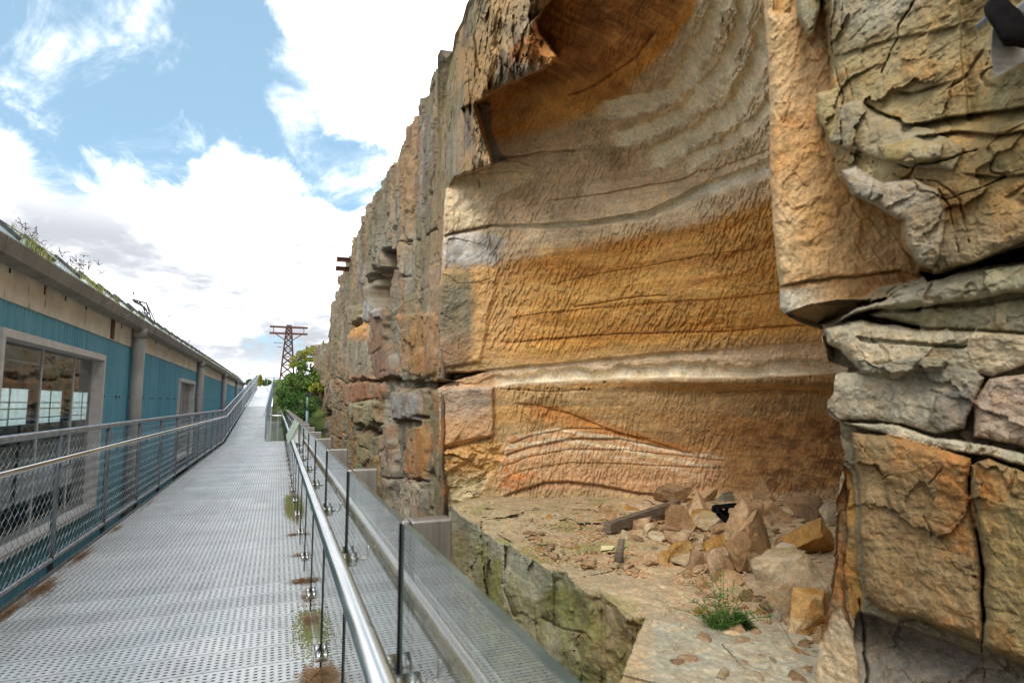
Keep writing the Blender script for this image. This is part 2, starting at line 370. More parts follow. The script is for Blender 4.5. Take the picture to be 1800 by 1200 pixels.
NETX = (760, 900, 1050, 1200, 1350, 1500, 1640)
NETY = (-160, 0, 100, 200, 300, 400, 500, 600, 700, 800, 910)
NET = np.array([(9.0,8.0,7.2,6.3,5.6,5.3,5.2),(10,9.0,8.0,7.3,6.2,5.6,5.4),(10.8,10.0,8.7,8.2,6.9,6.0,5.6),(11.2,10.8,9.9,9.0,7.4,6.5,6.0),
 (11.2,10.9,10.4,9.7,8.0,7.0,6.4),(11.2,11.0,10.4,9.9,8.7,7.8,7.0),(11.2,11.0,10.6,10.1,9.3,8.4,7.6),(11.2,11.0,10.8,10.4,9.8,9.2,8.4),
 (11.2,11.1,11.0,10.7,10.3,9.9,9.2),(11.2,11.2,11.2,11.0,10.7,10.4,10),(11.2,11.3,11.3,11.1,10.8,10.5,10.2)])
def net(px, py):                    # smooth interpolation of the surveyed depths (Catmull-Rom both ways)
    xs = np.array(NETX, float); ys = np.array(NETY, float)
    def co(v, k):
        i = np.clip(np.searchsorted(k, v, side='right')-1, 0, len(k)-2); t = (v-k[i])/(k[i+1]-k[i]); return i, np.clip(t, 0, 1)
    i, t = co(px, xs); j, u = co(py, ys); nx, ny = len(xs), len(ys)
    def w4(t): return (-.5*t+t*t-.5*t**3, 1-2.5*t*t+1.5*t**3, .5*t+2*t*t-1.5*t**3, -.5*t*t+.5*t**3)
    wx, wy = w4(t), w4(u); out = 0
    for a in range(4):
        for b in range(4):
            out = out+wx[a]*wy[b]*NET[np.clip(j+b-1, 0, ny-1), np.clip(i+a-1, 0, nx-1)]
    return out

def build_alcove():
    gx = np.arange(769, 1540, 1.12); n = 960
    top = np.where(gx < 836, curve(gx, ((765,108),(775,88),(784,100),(795,92),(800,60),(812,40),(820,10),(830,-8),(836,-40))), np.interp(gx, (836, 900), (-42, -160)))
    top = top+np.where(gx < 836, 5*(hash1(np.floor(gx/7))-.5), 0)
    v = np.linspace(0, 1, n)
    py = top[:, None]+(915-top[:, None])*v; px = np.repeat(gx[:, None], n, 1)
    rx, ry, rz = ray(px, py)
    d0 = net(px, py)
    X, Y, Z = rx*d0, ry*d0, EYE+rz*d0
    W1 = fbm(X*1.1, Y*1.1, Z*1.1+4, 4); W2 = fbm(X*6, Y*6, Z*6, 4, .6)
    wx = px+7*W1+3*W2; wy = py+6*fbm(X*1.1+9, Y*1.1, Z*1.1, 4)+2.5*fbm(X*6+9, Y*6, Z*6, 3)
    gentle = py+4*fbm(X*.9+3, Y*.9, Z*.9, 3)+1.2*W2       # for bedding: barely warped
    # plane-A part (brow above the alcove)
    lip = curve(wx, ((600,900),(774,900),(774.5,640),(777,420),(781,335),(800,314),(866,290),(868,287),(852,235),(838,182),(839,176),(869,165),(898,148),(927,134),(964,117),(965,100),(950,22),(971,0),(985,-40),(1010,-160)))
    lipx = px*0
    polyA = [(700,950),(774,920),(774,640),(777,420),(781,335),(800,314),(868,291),(852,240),(836,184),(869,165),(898,148),(927,134),(966,116),(978,100),(962,78),(948,60),(944,38),(955,20),(971,0),(990,-60),(1005,-250),(700,-250)]
    sA = sdf(wx, wy, polyA, 400)
    d0A = AX/rx; ZA = EYE+rz*d0A; YA = ry*d0A
    offA = face_relief(YA, ZA)*(.35+.65*ss(800, 780, px))*ss(860, 800, px)+ss(800, 860, px)*(.20*fbm(YA*1.2, ZA*.8, 3., 3)+.05*fbm(YA*4, ZA*3, 6., 4, .55)+.10*facet(YA*1.6+W1, ZA*1.2, W1+.5, 7, .25)+.03*facet(YA*5, ZA*4+W1, W2+.5, 8, .4)+.008*fbm(YA*14, ZA*14, 3., 3))
    dA = (AX-offA)/rx
    # concave shell hollows under the brow
    hol = ss(-6, 14, sdf(wx, wy, [(890,112),(893,86),(925,56),(938,30),(990,30),(995,100),(964,120)], 20)); dA = dA+.16*hol*np.clip((px-890)/60, 0, 1)
    mA = ss(-1.5, 2.5, sA); dA = dA+.42*np.clip(1-sA/34, 0, 1)**2.2*ss(800, 880, px)
    # relief of the alcove wall
    rel = .035*fbm(X*2.2, Y*2.2, Z*2.2, 5, .5)
    # strata: bedding relief following z with warp
    zs = Z+.10*W1
    left = ss(880, 835, wx)*ss(300, 330, py)
    rel = rel+.016*fbm(X*.35, Y*.35, zs*6, 2, .5)
    # boundaries between beds
    c0 = curve(wx, ((850,178),(900,168),(971,149),(1067,132),(1125,92),(1151,66),(1188,34),(1213,-5),(1240,-80),(1260,-160)))
    c1 = curve(wx, ((850,252),(900,240),(993,222),(1030,203),(1081,183),(1140,123),(1184,82),(1213,33),(1228,-20),(1250,-160)))
    g0 = curve(wx, ((850,405),(861,396),(930,394),(1030,388),(1100,376),(1140,368),(1228,326),(1290,304),(1353,279),(1480,200)))
    gup = curve(wx, ((960,352),(1010,346),(1067,338),(1140,324),(1200,314),(1228,300),(1260,296),(1353,262)))
    o1 = curve(wx, ((780,472),(880,458),(964,438),(1103,414),(1213,389),(1353,356),(1500,310)))
    o2 = curve(gentle*0+wx, ((760,653),(833,651),(921,642),(1090,627),(1300,610),(1440,600),(1500,597)))
    o3 = curve(wx, ((760,690),(830,682),(870,679),(925,671),(1090,664),(1300,662),(1490,652),(1560,650)))
    G = gentle
    m_ceil = ss(14, -16, wy-c0+8*W2); m_or = ss(4, -4, wy-c1)*(1-m_ceil)
    rel = rel+.10*ss(2, -2, G-c0)*ss(1240,1180,px)*0
    # scoops of smooth pale rock between rough ribs, sweeping up to the right
    def scoop(pts, wd, dp, x0, x1):
        nonlocal rel
        d = ldist(wx+4*W2, G+5*W2, pts, 60); wd = wd*1.25*(1+.35*vnoise(X*2, Y*2, Z*2)+.35*vnoise(X*7, Y*7, Z*7)); m = ss(wd*1.25, wd*.75, d)*ss(x0, x0+40, px)
        rel = rel-dp*m; return m
    s1 = scoop([(1030,204),(1089,191),(1177,169),(1215,120),(1236,73),(1265,0),(1290,-120)], 13, .10, 1040, 0)
    s2 = scoop([(1080,246),(1114,238),(1195,205),(1272,121),(1301,55),(1312,-40)], 10, .09, 1060, 0)
    s3 = scoop([(1120,290),(1140,286),(1224,238),(1287,190),(1323,121),(1346,40)], 13, .11, 1120, 0)
    s4 = scoop([(1180,300),(1240,272),(1300,235),(1350,190)], 8, .08, 1190, 0)
    sm = np.clip(s1+s2+s3+s4, 0, 1)
    # ledges: the rock above stands out over a dark undercut
    def ledge(y, h, fall, x0, x1, ax=12):
        nonlocal rel
        t = G-y; m = ss(-.3, 1.6, t)*np.exp(-np.clip(t, 0, None)/fall)*ss(x0, x0+ax, px)*ss(x1, x1-ax, px)
        rel = rel-h*m; return m
    # groove G1 (white, undercut)
    wid = curve(px, ((850,2),(900,6),(1000,9),(1100,12),(1228,26),(1353,34),(1500,40)))
    t = G-g0; mG1 = ss(-1, 1.5, t)*ss(wid+3, wid*.55, t)*ss(845, 870, px); rel = rel-.17*mG1
    rel = rel+.05*np.exp(-(t/10)**2)*(t < 0)*ss(900, 1000, px)
    ledge(gup, .07, 7, 960, 1400)
    # groove G2
    t2 = (G-o2)/np.maximum(o3-o2, 8); on = ss(845, 900, px)
    mG2 = ss(-.03, .05, t2)*ss(1.04, .97, t2); peel = ss(.60, .50, t2+.55*fbm(X*2.4, Y*2.4, Z*2, 5, .6))*mG2
    rel = rel-(.20*mG2-.12*peel)*(.35+.65*on)
    # left undercut notch beneath the big block
    nt = sdf(wx, G, [(755,678),(768,658),(800,653),(842,650),(862,653),(820,664),(790,676),(765,692)], 20); rel = rel-.75*ss(0, 6, nt)
    # big block face and tooling boundary
    d = d0-rel
    # lower wall undercut slightly right
    d = d+.25*ss(670, 690, G)*ss(1000, 1300, px)
    for yb, h, fl, x0, x1 in ((curve(wx, ((850,168),(964,120),(1060,60),(1090,0))), .0, 8, 860, 1200),
                              (curve(wx, ((870,277),(950,272),(1010,262),(1060,258))), .06, 4, 872, 1050),
                              (curve(wx, ((775,413),(800,405),(861,396))), .16, 8, 772, 870),
                              (curve(wx, ((880,560),(1000,545),(1150,530),(1300,522),(1480,500))), .035, 5, 890, 1500),
                              (curve(wx, ((900,600),(980,592),(1100,586),(1300,578),(1480,566))), .05, 4, 880, 1500),
                              (curve(wx, ((960,500),(1100,470),(1300,440),(1480,420))), .03, 6, 960, 1500),
                              (curve(wx, ((765,792),(820,780),(872,764))), .10, 6, 764, 875),
                              (curve(wx, ((860,712),(900,708),(943,711),(1000,725),(1090,760),(1218,796))), .05, 7, 900, 1225),
                              (curve(wx, ((880,785),(930,765),(1000,752),(1060,752),(1130,770))), .06, 4, 890, 1150),
                              (curve(wx, ((870,805),(930,783),(1000,770),(1090,770),(1210,794))), .09, 6, 880, 1215),
                              (curve(wx, ((860,830),(930,800),(1000,788),(1100,790),(1300,810))), .05, 4, 880, 1280),
                              (curve(wx, ((860,850),(930,822),(1000,812),(1120,815),(1300,822))), .05, 4, 880, 1280),
                              (curve(wx, ((870,878),(896,866),(958,845),(998,845),(1060,853),(1127,865),(1200,870))), .16, 9, 880, 1180),
                              (curve(wx, ((1250,700),(1300,690),(1480,680))), .03, 4, 1260, 1480)):
        t = G-yb; d = d+h*ss(-.3, 1.6, t)*np.exp(-np.clip(t, 0, None)/fl)*ss(x0, x0+14, px)*ss(x1, x1-14, px)
    # blocks on the left
    def blk(poly, h, e=5):
        nonlocal d
        m = ss(-1, e, sdf(wx, wy, poly, 20)); d = d-h*m; return m
    b1 = blk([(762,684),(800,678),(868,678),(872,740),(870,768),(800,782),(764,790)], .12)
    blk([(800,268),(868,252),(866,291),(802,312),(783,330)], .0)
    b2 = blk([(764,795),(815,786),(845,800),(800,826),(764,842)], .10)
    b3 = blk([(778,412),(860,400),(880,470),(845,640),(760,655),(768,520)], .07, 8)
    fl1 = blk([(872,278),(900,281),(944,295),(935,303),(890,303),(866,298)], .10, 2)
    blk([(838,178),(866,184),(862,196),(850,200)], .12, 2)
    rough = ss(880, 850, wx)*ss(300, 330, py)+ss(860, 900, wy)*0
    d = d-(.07*fbm(X*1.7, Y*1.7, Z*2.2+3, 5)+.03*fbm(X*6, Y*6, Z*8, 4, .6)+.03*facet(X*1.7, Y*1.7, Z*1.9, 4, .2))*rough
    rub = ss(3, 12, sdf(wx, wy, [(762,786),(870,765),(900,790),(860,850),(850,880),(762,900)], 30)); d = d-(.07*fbm(X*3, Y*3, Z*3, 5, .6, True)+.12*facet(X*3.0+W1, Y*3.0, Z*4.0+W1, 5, .3)+.04*facet(X*8, Y*8, Z*10+W1, 6, .5))*rub
    # pick marks of the quarrymen: slanting strokes
    tool = ss(835, 885, wx)*(1-sm)*(1-mG1)*(1-mG2*(1-peel*.3))
    def strokes(ang, ax, al, s, th=.30):
        ca, sa = cos(radians(ang)), sin(radians(ang))
        u = (px*ca+py*sa)+5*W1; vv = (-px*sa+py*ca)
        k = vnoise(u/ax, vv/al, s)+.35*vnoise(u/ax*2.1, vv/al*2, s+5); return ss(th, th+.30, k)
    A = np.maximum(strokes(24, 3.3, 15, 1., .16), .8*strokes(14, 2.7, 10, 3., .2))*ss(640, 600, wy); B = np.maximum(strokes(9, 3.2, 14, 5., .12), .8*strokes(16, 2.6, 9, 7., .2))*ss(660, 690, wy)
    Cc = strokes(40, 4.4, 22, 9., .15)*ss(1000, 900, px)*ss(480, 400, py)+strokes(0, 5, 12, 13.)*ss(1180, 1300, px)
    dens_ = .30+.95*ss(-.25, .30, fbm(X*1.1+5, Y*1.1, Z*1.4, 4))
    d = d+.030*dens_*tool*np.clip(A+B+.7*Cc, 0, 1.2)
    d = d-(.014*fbm(X*12, Y*12, Z*16, 4, .65)+.006*fbm(X*40, Y*40, Z*50, 2, .6))*(1-.6*sm)*(1-.5*mG1)-.02*sm*0
    # crumbly crusts between scoops on the right
    cr = ss(1080, 1300, px)*ss(380, 250, wy)*(1-sm)*ss(5, 20, wy-c1)
    d = d-.10*ss(-.1, .4, fbm(X*4, Y*4, Z*4, 4, .6))*cr
    # fissured seam at (1120,520)
    for pts, wd, dp in (([(1010,540),(1080,530),(1120,522),(1170,518)],1.5,.05), ([(880,683),(960,684),(1040,686)],1.3,.03), ([(1260,688),(1350,684),(1440,690)],1.2,.05),
                        ([(883,278),(960,268),(1010,264)],1.3,.08), ([(842,316),(843,330)],1.2,.1), ([(1000,165),(1060,140),(1120,100),(1150,60)],2.5,.10)):
        d = d+dp*np.exp(-(ldist(wx, wy, pts)/wd)**2)
    holes = np.zeros_like(px)
    for hx, hy in ((895,684),(912,685),(930,685),(962,683),(983,684),(1022,683),(1027,684),(1036,684),(1063,672)):
        holes = np.maximum(holes, ss(2.6, 1.2, np.hypot(px-hx, py-hy)))
    d = d+.08*holes
    # ---------- colour of the beds
    n3 = fbm(X*1.3, Y*1.3, Z*1.3+7, 5, .55); nz = fbm(X*.5, Y*.5, zs*6+2, 4, .6); nf = fbm(X*7, Y*7, Z*7, 4, .6)
    TANG = C3('b89f80'); OCH = C3('b3823c'); OCHD = C3('9c6826')
    c = np.zeros(px.shape+(3,), np.float32)+TANG
    c = lerp(c, C3('8d7458'), ss(.0, .5, n3)*.6); c = lerp(c, C3('b9a88c'), ss(.15, .5, -n3)*.5)
    m = ss(-12, 12, wy-o1+12*nz+5*nf)*ss(4, -4, wy-o2)
    o = np.zeros_like(c)+OCH; o = lerp(o, C3('bf934f'), ss(0, .4, nz)*.8); o = lerp(o, OCHD, ss(.05, .4, -nz)*.9); o = lerp(o, C3('9a7448'), ss(-.1, .5, n3)*.35)
    o = lerp(o, C3('6d4022'), ss(5, 0, np.abs(wy-curve(wx, ((900,600),(1000,590),(1300,575),(1480,560)))))*.35)
    o = lerp(o, C3('a88457'), ss(960, 850, wx)*.75)
    o = lerp(o, C3('a3855c'), ss(28, 6, o2-wy)*.6)
    c = lerp(c, o, m)
    mo = ss(12, -14, wy-c1+10*nz+5*nf); oo = np.zeros_like(c)+C3('c48f48'); oo = lerp(oo, C3('a87438'), ss(-.1, .4, n3)*.7); oo = lerp(oo, C3('a08560'), ss(1000, 900, wx)*ss(.0,.3,nz)*.5)
    c = lerp(c, oo, mo)
    c = lerp(c, C3('bd7a22'), np.exp(-((wy-(c0+c1)/2)/10)**2)*ss(1080, 1180, wx)*.8)
    ce = np.zeros_like(c)+C3('a06a34'); ce = lerp(ce, C3('7c5128'), ss(-.1, .4, n3)*.8); ce = lerp(ce, C3('8f6030'), ss(.1, .5, nf)*.5)
    sk = fbm((px+py*.9)/60., (py-px*.55)/8., 3., 4, .6); ce = lerp(ce, C3('b98446'), ss(.05, .4, sk)*.55); ce = lerp(ce, C3('5f3c1c'), ss(.05, .4, -sk)*.5)
    c = lerp(c, ce, m_ceil*ss(880, 930, wx))
    c = lerp(c, C3('d8cfba'), sm*.85)
    c = lerp(c, C3('c6b89c'), ss(1120, 1300, wx)*ss(330, 220, wy)*(1-mo)*(1-m_ceil)*(.55+.4*ss(-.2, .3, n3)))
    c = lerp(c, C3('d2cbbb'), mG1*.9)
    c = lerp(c, C3('d2c8b6'), mG2*on*np.clip(.85+.5*nf, 0, 1)); c = lerp(c, C3('c4a684'), peel*on*.75); c = lerp(c, C3('a5805c'), mG2*(1-on)*.7)
    low = ss(0, 8, wy-o3)
    l = np.zeros_like(c)+C3('a3845a'); l = lerp(l, C3('ad8045'), ss(-.05, .35, nz+.3*n3)*.6); l = lerp(l, C3('7a5a38'), ss(.1, .5, n3)*.5)
    l = lerp(l, C3('8a5c2c'), ss(1000, 1350, wx)*ss(680, 760, wy)*.65); l = lerp(l, C3('57361c'), ss(1200, 1400, wx)*ss(-.3, .3, nf+.4*n3)*ss(690, 760, wy)*.75)
    l = lerp(l, C3('ae6c2a'), ss(-14, 0, wy-curve(wx, ((900,708),(943,711),(1000,725),(1090,760),(1218,796))))*ss(900, 960, wx)*ss(1240, 1200, wx)*ss(40, 0, wy-curve(wx, ((900,708),(943,711),(1000,725),(1090,760),(1218,796))))*.7)
    arc = curve(wx, ((860,840),(892,766),(980,745),(1090,765),(1211,792),(1300,800)))
    am = ss(0, 5, wy-arc)*ss(868, 885, wx)*ss(1290, 1220, wx)
    st = np.sin((wy-arc)*.36+2.5*W1+1.2*nf)
    aw = np.zeros_like(c)+C3('b08a66'); aw = lerp(aw, C3('c8b89e'), ss(-.2, .7, st)*ss(60, 20, wy-arc)*.8); aw = lerp(aw, C3('8c5a32'), ss(.1, .5, nf)*.6*ss(10, 50, wy-arc)); aw = lerp(aw, C3('a8642c'), ss(960, 900, wx)*ss(-.1, .4, nf)*.8)
    l = lerp(l, aw, am*.9)
    l = lerp(l, C3('9a8a6c'), ss(855, 868, wy)*.5)
    l = lerp(l, C3('8f7650'), ss(.1, .4, -nz)*.5)
    c = lerp(c, l, low)
    pale_blk = ss(-1, 3, sdf(wx, wy, [(796,316),(868,296),(945,300),(930,322),(880,345),(862,372),(855,396),(800,404),(786,400)], 20)); c = lerp(c, C3('c4b192'), pale_blk*.9)
    bg_ = ss(-7, 12, 12*nf+sdf(wx+6*W2, wy, [(774,414),(860,404),(888,420),(882,462),(776,476)], 20)); c = lerp(c, lerp(np.zeros_like(c)+C3('6e7276'), C3('8d8f94'), ss(-.2,.3,nf)), bg_*.75)
    dk = ss(-6, 12, 10*nf+sdf(wx+4*W2, wy, [(772,478),(832,470),(832,600),(828,648),(765,656)], 20))
    c = lerp(c, lerp(np.zeros_like(c)+C3('77643f'), C3('5f6156'), ss(-.1,.4,n3)), dk*.85); c = lerp(c, C3('85634c'), dk*ss(560, 620, wy)*.6)
    c = lerp(c, lerp(np.zeros_like(c)+C3('a58672'), C3('8f8178'), ss(-.1,.3,n3)), b1*ss(885, 850, wx+14*nf)*.7); c = lerp(c, C3('b28452'), b1*ss(715,760,wy)*.6)
    c = lerp(c, lerp(np.zeros_like(c)+C3('b58a52'), C3('b8a98a'), ss(-.1,.3,n3+nf*.4)), rub*.9)
    c = lerp(c, C3('a9a386'), rub*ss(820, 850, wy)*.7)
    c = lerp(c, C3('5e656b'), ss(-1, 3, sdf(wx, wy, [(836,180),(866,178),(868,230),(880,262),(895,280),(870,290),(856,240)], 15))*.8)
    lam = fbm(X*.4, Y*.4, zs*22, 3, .6); c = c*(1+.22*lam*(1-sm*.7)+.16*nf)[..., None]
    g_ = c.mean(-1, keepdims=True); c = (g_+(c-g_)*.90)*1.36*np.array((.98, 1.02, 1.0))
    cA = face_col(YA, ZA, px, py)
    cA = lerp(cA, C3('b08c58'), ss(790, 830, wx)*ss(-.4, .3, fbm(YA*1.5, ZA*1.5, 5., 4))*.7)
    cA = lerp(cA, C3('8c8672'), ss(60, 120, -(wy-180))*ss(800, 850, wx)*.3)
    cA = lerp(cA, C3('a87038'), hol*.8)
    c = c*(1-mA[..., None])+cA*mA[..., None]
    d = d*(1-mA)+np.minimum(dA, d+.6)*mA
    # hanging triangular block: its near side and the crack beside it
    tri = ss(-1, 3, sdf(wx, wy, [(812,192),(832,182),(845,215),(868,288),(850,262),(825,232)], 15)); d = d+.35*tri
    d = d-.25*np.exp(-(ldist(wx, wy, [(832,184),(850,232),(868,289)])/2.2)**2)
    rx, ry, rz = ray(px, py)
    P = np.stack([rx*d, ry*d, EYE+rz*d], -1)
    up_ = P[:, 0].copy(); gap = np.clip(8.35-up_[:, 2], 0, 9)*ss(840, 930, gx); up_[:, 2] += gap; up_[:, 1] -= gap*.12; up_[:, 0] += .05*fbm(gx/20., 0, 3., 4)*gap
    mid = (up_+P[:, 0])/2+np.stack([.12*fbm(gx/25., 1., 5., 4)*gap, 0*gap, 0*gap], -1)
    capf = np.stack([up_+np.array((a, 0, b)) for a, b in ((20,.2),(3,.1),(.5,.03),(0,0))]+[mid], 1)   # up to the brow, then back
    P = np.concatenate([capf, P], 1); c = np.concatenate([np.repeat(c[:, :1], 5, 1), c], 1)
    return tag(grid_mesh('quarry_alcove', P, M_ROCK, c, flip=True), kind='structure')
build_alcove()

def build_buttress():
    n, mcols = 800, 330
    py = np.linspace(-160, 1330, n); s_ = np.linspace(0, 1, mcols)
    xl = curve(py, ((-160,1338),(0,1341),(60,1347),(160,1352),(300,1353),(420,1360),(500,1370),(540,1371),(551,1378),(562,1405),(572,1446),(590,1443),(611,1450),(634,1455),(646,1492),(652,1488),(658,1469),(692,1464),(706,1453),(730,1456),(742,1477),(769,1476),(797,1485),(820,1482),(883,1470),(987,1465),(1050,1458),(1133,1440),(1200,1433),(1330,1422)))
    xl = xl+2.2*fbm(py/14., 3.3, 1., 3)
    px = xl[:, None]+(1900-xl[:, None])*s_[None, :]; PY = np.repeat(py[:, None], mcols, 1)
    rx, ry, rz = ray(px, PY)
    D0 = 2.75/rx; X, Y, Z = rx*D0, ry*D0, EYE+rz*D0
    W1 = fbm(X*1.6, Y*1.6, Z*1.6+8, 4); W2 = fbm(X*8, Y*8, Z*8, 4, .6); W3 = fbm(X*1.6+7, Y*1.6, Z*1.6, 4)
    wx = px+13*W1+4*W2; wy = PY+13*W3+4*fbm(X*8+5, Y*8, Z*8, 4, .6)
    n1 = fbm(X*2.4, Y*2.4, Z*2.4+3, 6, .6); n2 = fbm(X*6, Y*6, Z*9, 5, .6); n3 = fbm(X*1.1+4, Y*1.1, Z*1.1, 4)
    d = D0+.10
    c = np.zeros(px.shape+(3,), np.float32)+C3('7d7460')
    def blk(poly, h, col, col2=None, e=14, tilt=(0, 0), k=1.0, prof=True, thr=(-.15, .35)):
        nonlocal d, c
        s = sdf(wx, wy, poly, 40); t = np.clip(s/(e*.8)+.25*n2*(s > 0), 0, 1)
        m = .38*np.sqrt(np.clip(1-(1-t)**2, 0, 1))+.62*ss(0, .18, t) if prof else ss(0, 1, t)
        p = np.array(poly, float); cx, cy = p.mean(0)
        d = d*(1-m)+m*(D0+.42-h+tilt[0]*(px-cx)/100+tilt[1]*(PY-cy)/100)
        mm = ss(-1, 2, s); q = np.zeros_like(c)+C3(col)
        if col2: q = lerp(q, C3(col2), ss(thr[0], thr[1], n1+.5*n2))
        c = lerp(c, q, mm*k); return mm
    # the smooth tawny slab
    slab = [(1200,-300),(1500,-300),(1520,0),(1560,300),(1640,400),(1640,482),(1590,497),(1545,506),(1520,527),(1470,527),(1420,536),(1378,553),(1200,560)]
    m = ss(-1, 2, sdf(px+.15*(wx-px), PY+.3*(wy-PY), slab, 40)); t = np.clip((px-xl[:, None])/26, 0, 1)
    str_ = fbm((px+PY*.9)/60., (PY*.8-px)/9., 2., 4, .6)
    ds = 3.62-.010*str_+.16*(1-np.sqrt(1-(1-t)**2+1e-6))-(px-1350)*.0006+.025*n1+.012*n2
    d = d*(1-m)+ds*m
    band = (PY-235)+(px-1352)*.42+9*W1                       # bedding of the slab dips to the left
    cs = np.zeros_like(c)+C3('bd9c70'); cs = lerp(cs, C3('c9ae86'), ss(0, .4, n1)*.7)
    cs = lerp(cs, C3('b58450'), np.exp(-(band/26)**2)*.7); cs = lerp(cs, C3('b88a4c'), np.exp(-((band-175)/75)**2)*ss(1360, 1460, px)*.8)
    cs = lerp(cs, C3('c08a45'), np.exp(-((band-60)/40)**2)*.5); cs = lerp(cs, C3('b28c5c'), ss(250, 330, band)*.7)
    cs = lerp(cs, C3('b5b0a4'), ss(505, 520, PY+(px-1370)*.15)*ss(1475, 1400, px)*.9)
    gs_ = cs.mean(-1, keepdims=True); cs = (gs_+(cs-gs_)*.88)*np.array((.98, 1.01, 1.0))
    c = lerp(c, cs, m)
    d = d+.07*np.exp(-(ldist(wx, wy, [(1372,507),(1410,495),(1460,488),(1520,482),(1580,473)])/1.8)**2)*m
    t = wy-curve(wx, ((1372,507),(1410,495),(1460,488),(1520,482),(1580,473))); d = d+.035*ss(0, 3, t)*m
    # underside of the slab running back to the wall below
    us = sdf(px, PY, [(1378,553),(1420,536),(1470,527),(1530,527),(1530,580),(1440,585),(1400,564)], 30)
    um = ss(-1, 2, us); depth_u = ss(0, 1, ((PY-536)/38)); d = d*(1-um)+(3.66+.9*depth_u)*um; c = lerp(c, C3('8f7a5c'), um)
    # wall below the slab
    blk([(1440,570),(1520,535),(1560,520),(1620,500),(1620,640),(1500,655),(1452,650)], -.05, 'a2978a', '8d8676', 20)
    # big upper mass
    blk([(1446,-300),(1448,16),(1452,41),(1458,70),(1462,104),(1460,154),(1440,190),(1438,208),(1446,224),(1458,258),(1470,277),(1478,311),(1500,345),(1530,354),(1562,371),(1587,384),(1584,412),(1587,432),(1601,450),(1611,465),(1645,474),(1700,462),(1760,442),(1850,415),(1960,390),(1960,-300)],
        .50, '8d8262', '9a7c50', 34, (-.02, .0))
    up = ss(0, 6, sdf(wx, wy, [(1446,-300),(1460,154),(1440,190),(1458,258),(1500,345),(1587,384),(1601,450),(1645,474),(1960,390),(1960,-300)], 40))
    c = lerp(c, C3('b09468'), up*ss(1475, 1440, wx)*ss(260, 200, wy)*.8); c = lerp(c, C3('8f8d80'), up*ss(.05, .4, n3+.4*n1)*.8); c = lerp(c, C3('a17438'), up*ss(.1, .45, -n3+.5*n2)*.6); c = lerp(c, C3('6b6a4c'), up*ss(.15, .5, n1-n3)*.5)
    blk([(1440,190),(1500,175),(1560,205),(1640,225),(1700,260),(1680,300),(1560,285),(1500,262),(1460,250)], .57, '88816c', '83795c', 22)
    blk([(1545,255),(1600,243),(1660,250),(1655,276),(1600,283),(1556,284)], .66, '8a7d58', '928b74', 14)
    tong = [(1484,300),(1510,292),(1560,318),(1610,310),(1650,330),(1664,380),(1655,440),(1636,468),(1606,455),(1590,425),(1590,384),(1540,362),(1500,343)]
    blk(tong, .64, '9a9284', '8a7e68', 20)
    blk([(1492,318),(1530,322),(1560,340),(1540,356),(1505,342)], .70, '77746a', '8a877c', 14)
    blk([(1361,-40),(1392,-40),(1396,12),(1376,27),(1362,20)], .44, 'b08c5c', 'a89468', 5)
    blk([(1400,-60),(1450,-60),(1446,20),(1436,66),(1426,68),(1408,30)], .62, '7e7a60', '8d8570', 12)
    blk([(1434,160),(1470,150),(1474,205),(1462,240),(1446,220),(1432,195)], .50, '9a8c66', '8a7e5c', 10)
    for pts, wd, dp in (([(1618,-20),(1604,22),(1583,52),(1582,77),(1560,99),(1545,130)],3.4,.12), ([(1465,-40),(1466,60),(1470,120),(1475,160),(1474,203),(1480,250)],3.0,.10),
                        ([(1480,-40),(1484,60),(1488,140),(1496,190)],2,.05), ([(1545,284),(1600,290),(1660,280),(1720,262)],3,.10), ([(1500,268),(1540,291),(1590,312),(1650,316),(1690,350),(1700,420)],3,.07),
                        ([(1650,330),(1668,360),(1680,400),(1684,440)],2.5,.07), ([(1760,60),(1730,120),(1700,190)],3,.05)):
        d = d+crack(ldist(wx+5*W2, wy+5*W2, pts), wd*.55, dp*.5, n2*1.6+.1)*up
    for pts, h, fl in ((((1505,176),(1538,195),(1579,208),(1590,218),(1618,217),(1660,205),(1740,195),(1900,175)), .13, 16), (((1440,100),(1500,90),(1560,74),(1640,60),(1690,45)), .03, 18),
                       (((1560,160),(1600,165),(1640,150),(1680,140)), .06, 10), (((1600,240),(1680,228),(1760,235),(1900,215)), .09, 12), (((1690,300),(1760,310),(1900,290)), .05, 12)):
        x0, x1 = pts[0][0], pts[-1][0]; t = wy-curve(wx, pts)
        d = d+h*ss(-.5, 2.5, t)*np.exp(-np.clip(t, 0, None)/fl)*ss(x0, x0+30, wx)*ss(x1, x1-30, wx)*up
    r = ss(-4, 4, wx-curve(wy, ((-160,1678),(0,1682),(100,1688),(200,1704),(215,1706)))); d = d+.06*r*ss(230, 190, wy)*up*ss(1760, 1690, px)
    # hollow under the upper mass, overhang shade also put into its darker colour
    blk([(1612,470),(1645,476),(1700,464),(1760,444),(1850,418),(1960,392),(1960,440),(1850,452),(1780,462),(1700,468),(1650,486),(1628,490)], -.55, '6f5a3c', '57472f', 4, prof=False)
    # rounded grey shelves
    blk([(1455,573),(1500,546),(1545,531),(1575,508),(1620,489),(1700,471),(1800,462),(1960,448),(1960,505),(1850,516),(1780,512),(1700,524),(1640,527),(1590,540),(1530,546),(1490,560)], .46, '87836a', '928c7a', 22)
    blk([(1520,556),(1560,538),(1640,531),(1720,534),(1800,520),(1960,512),(1960,590),(1780,580),(1690,575),(1600,566)], .36, '807e64', '928d7c', 16)
    blk([(1446,578),(1510,562),(1600,569),(1690,578),(1780,585),(1960,596),(1960,640),(1800,640),(1745,664),(1690,655),(1640,640),(1560,640),(1520,652),(1500,648),(1470,615),(1450,606)], .40, '97907c', 'a79d88', 20)
    blk([(1500,592),(1600,596),(1700,606),(1690,612),(1600,604),(1510,602)], .36, '8a8570', None, 4)
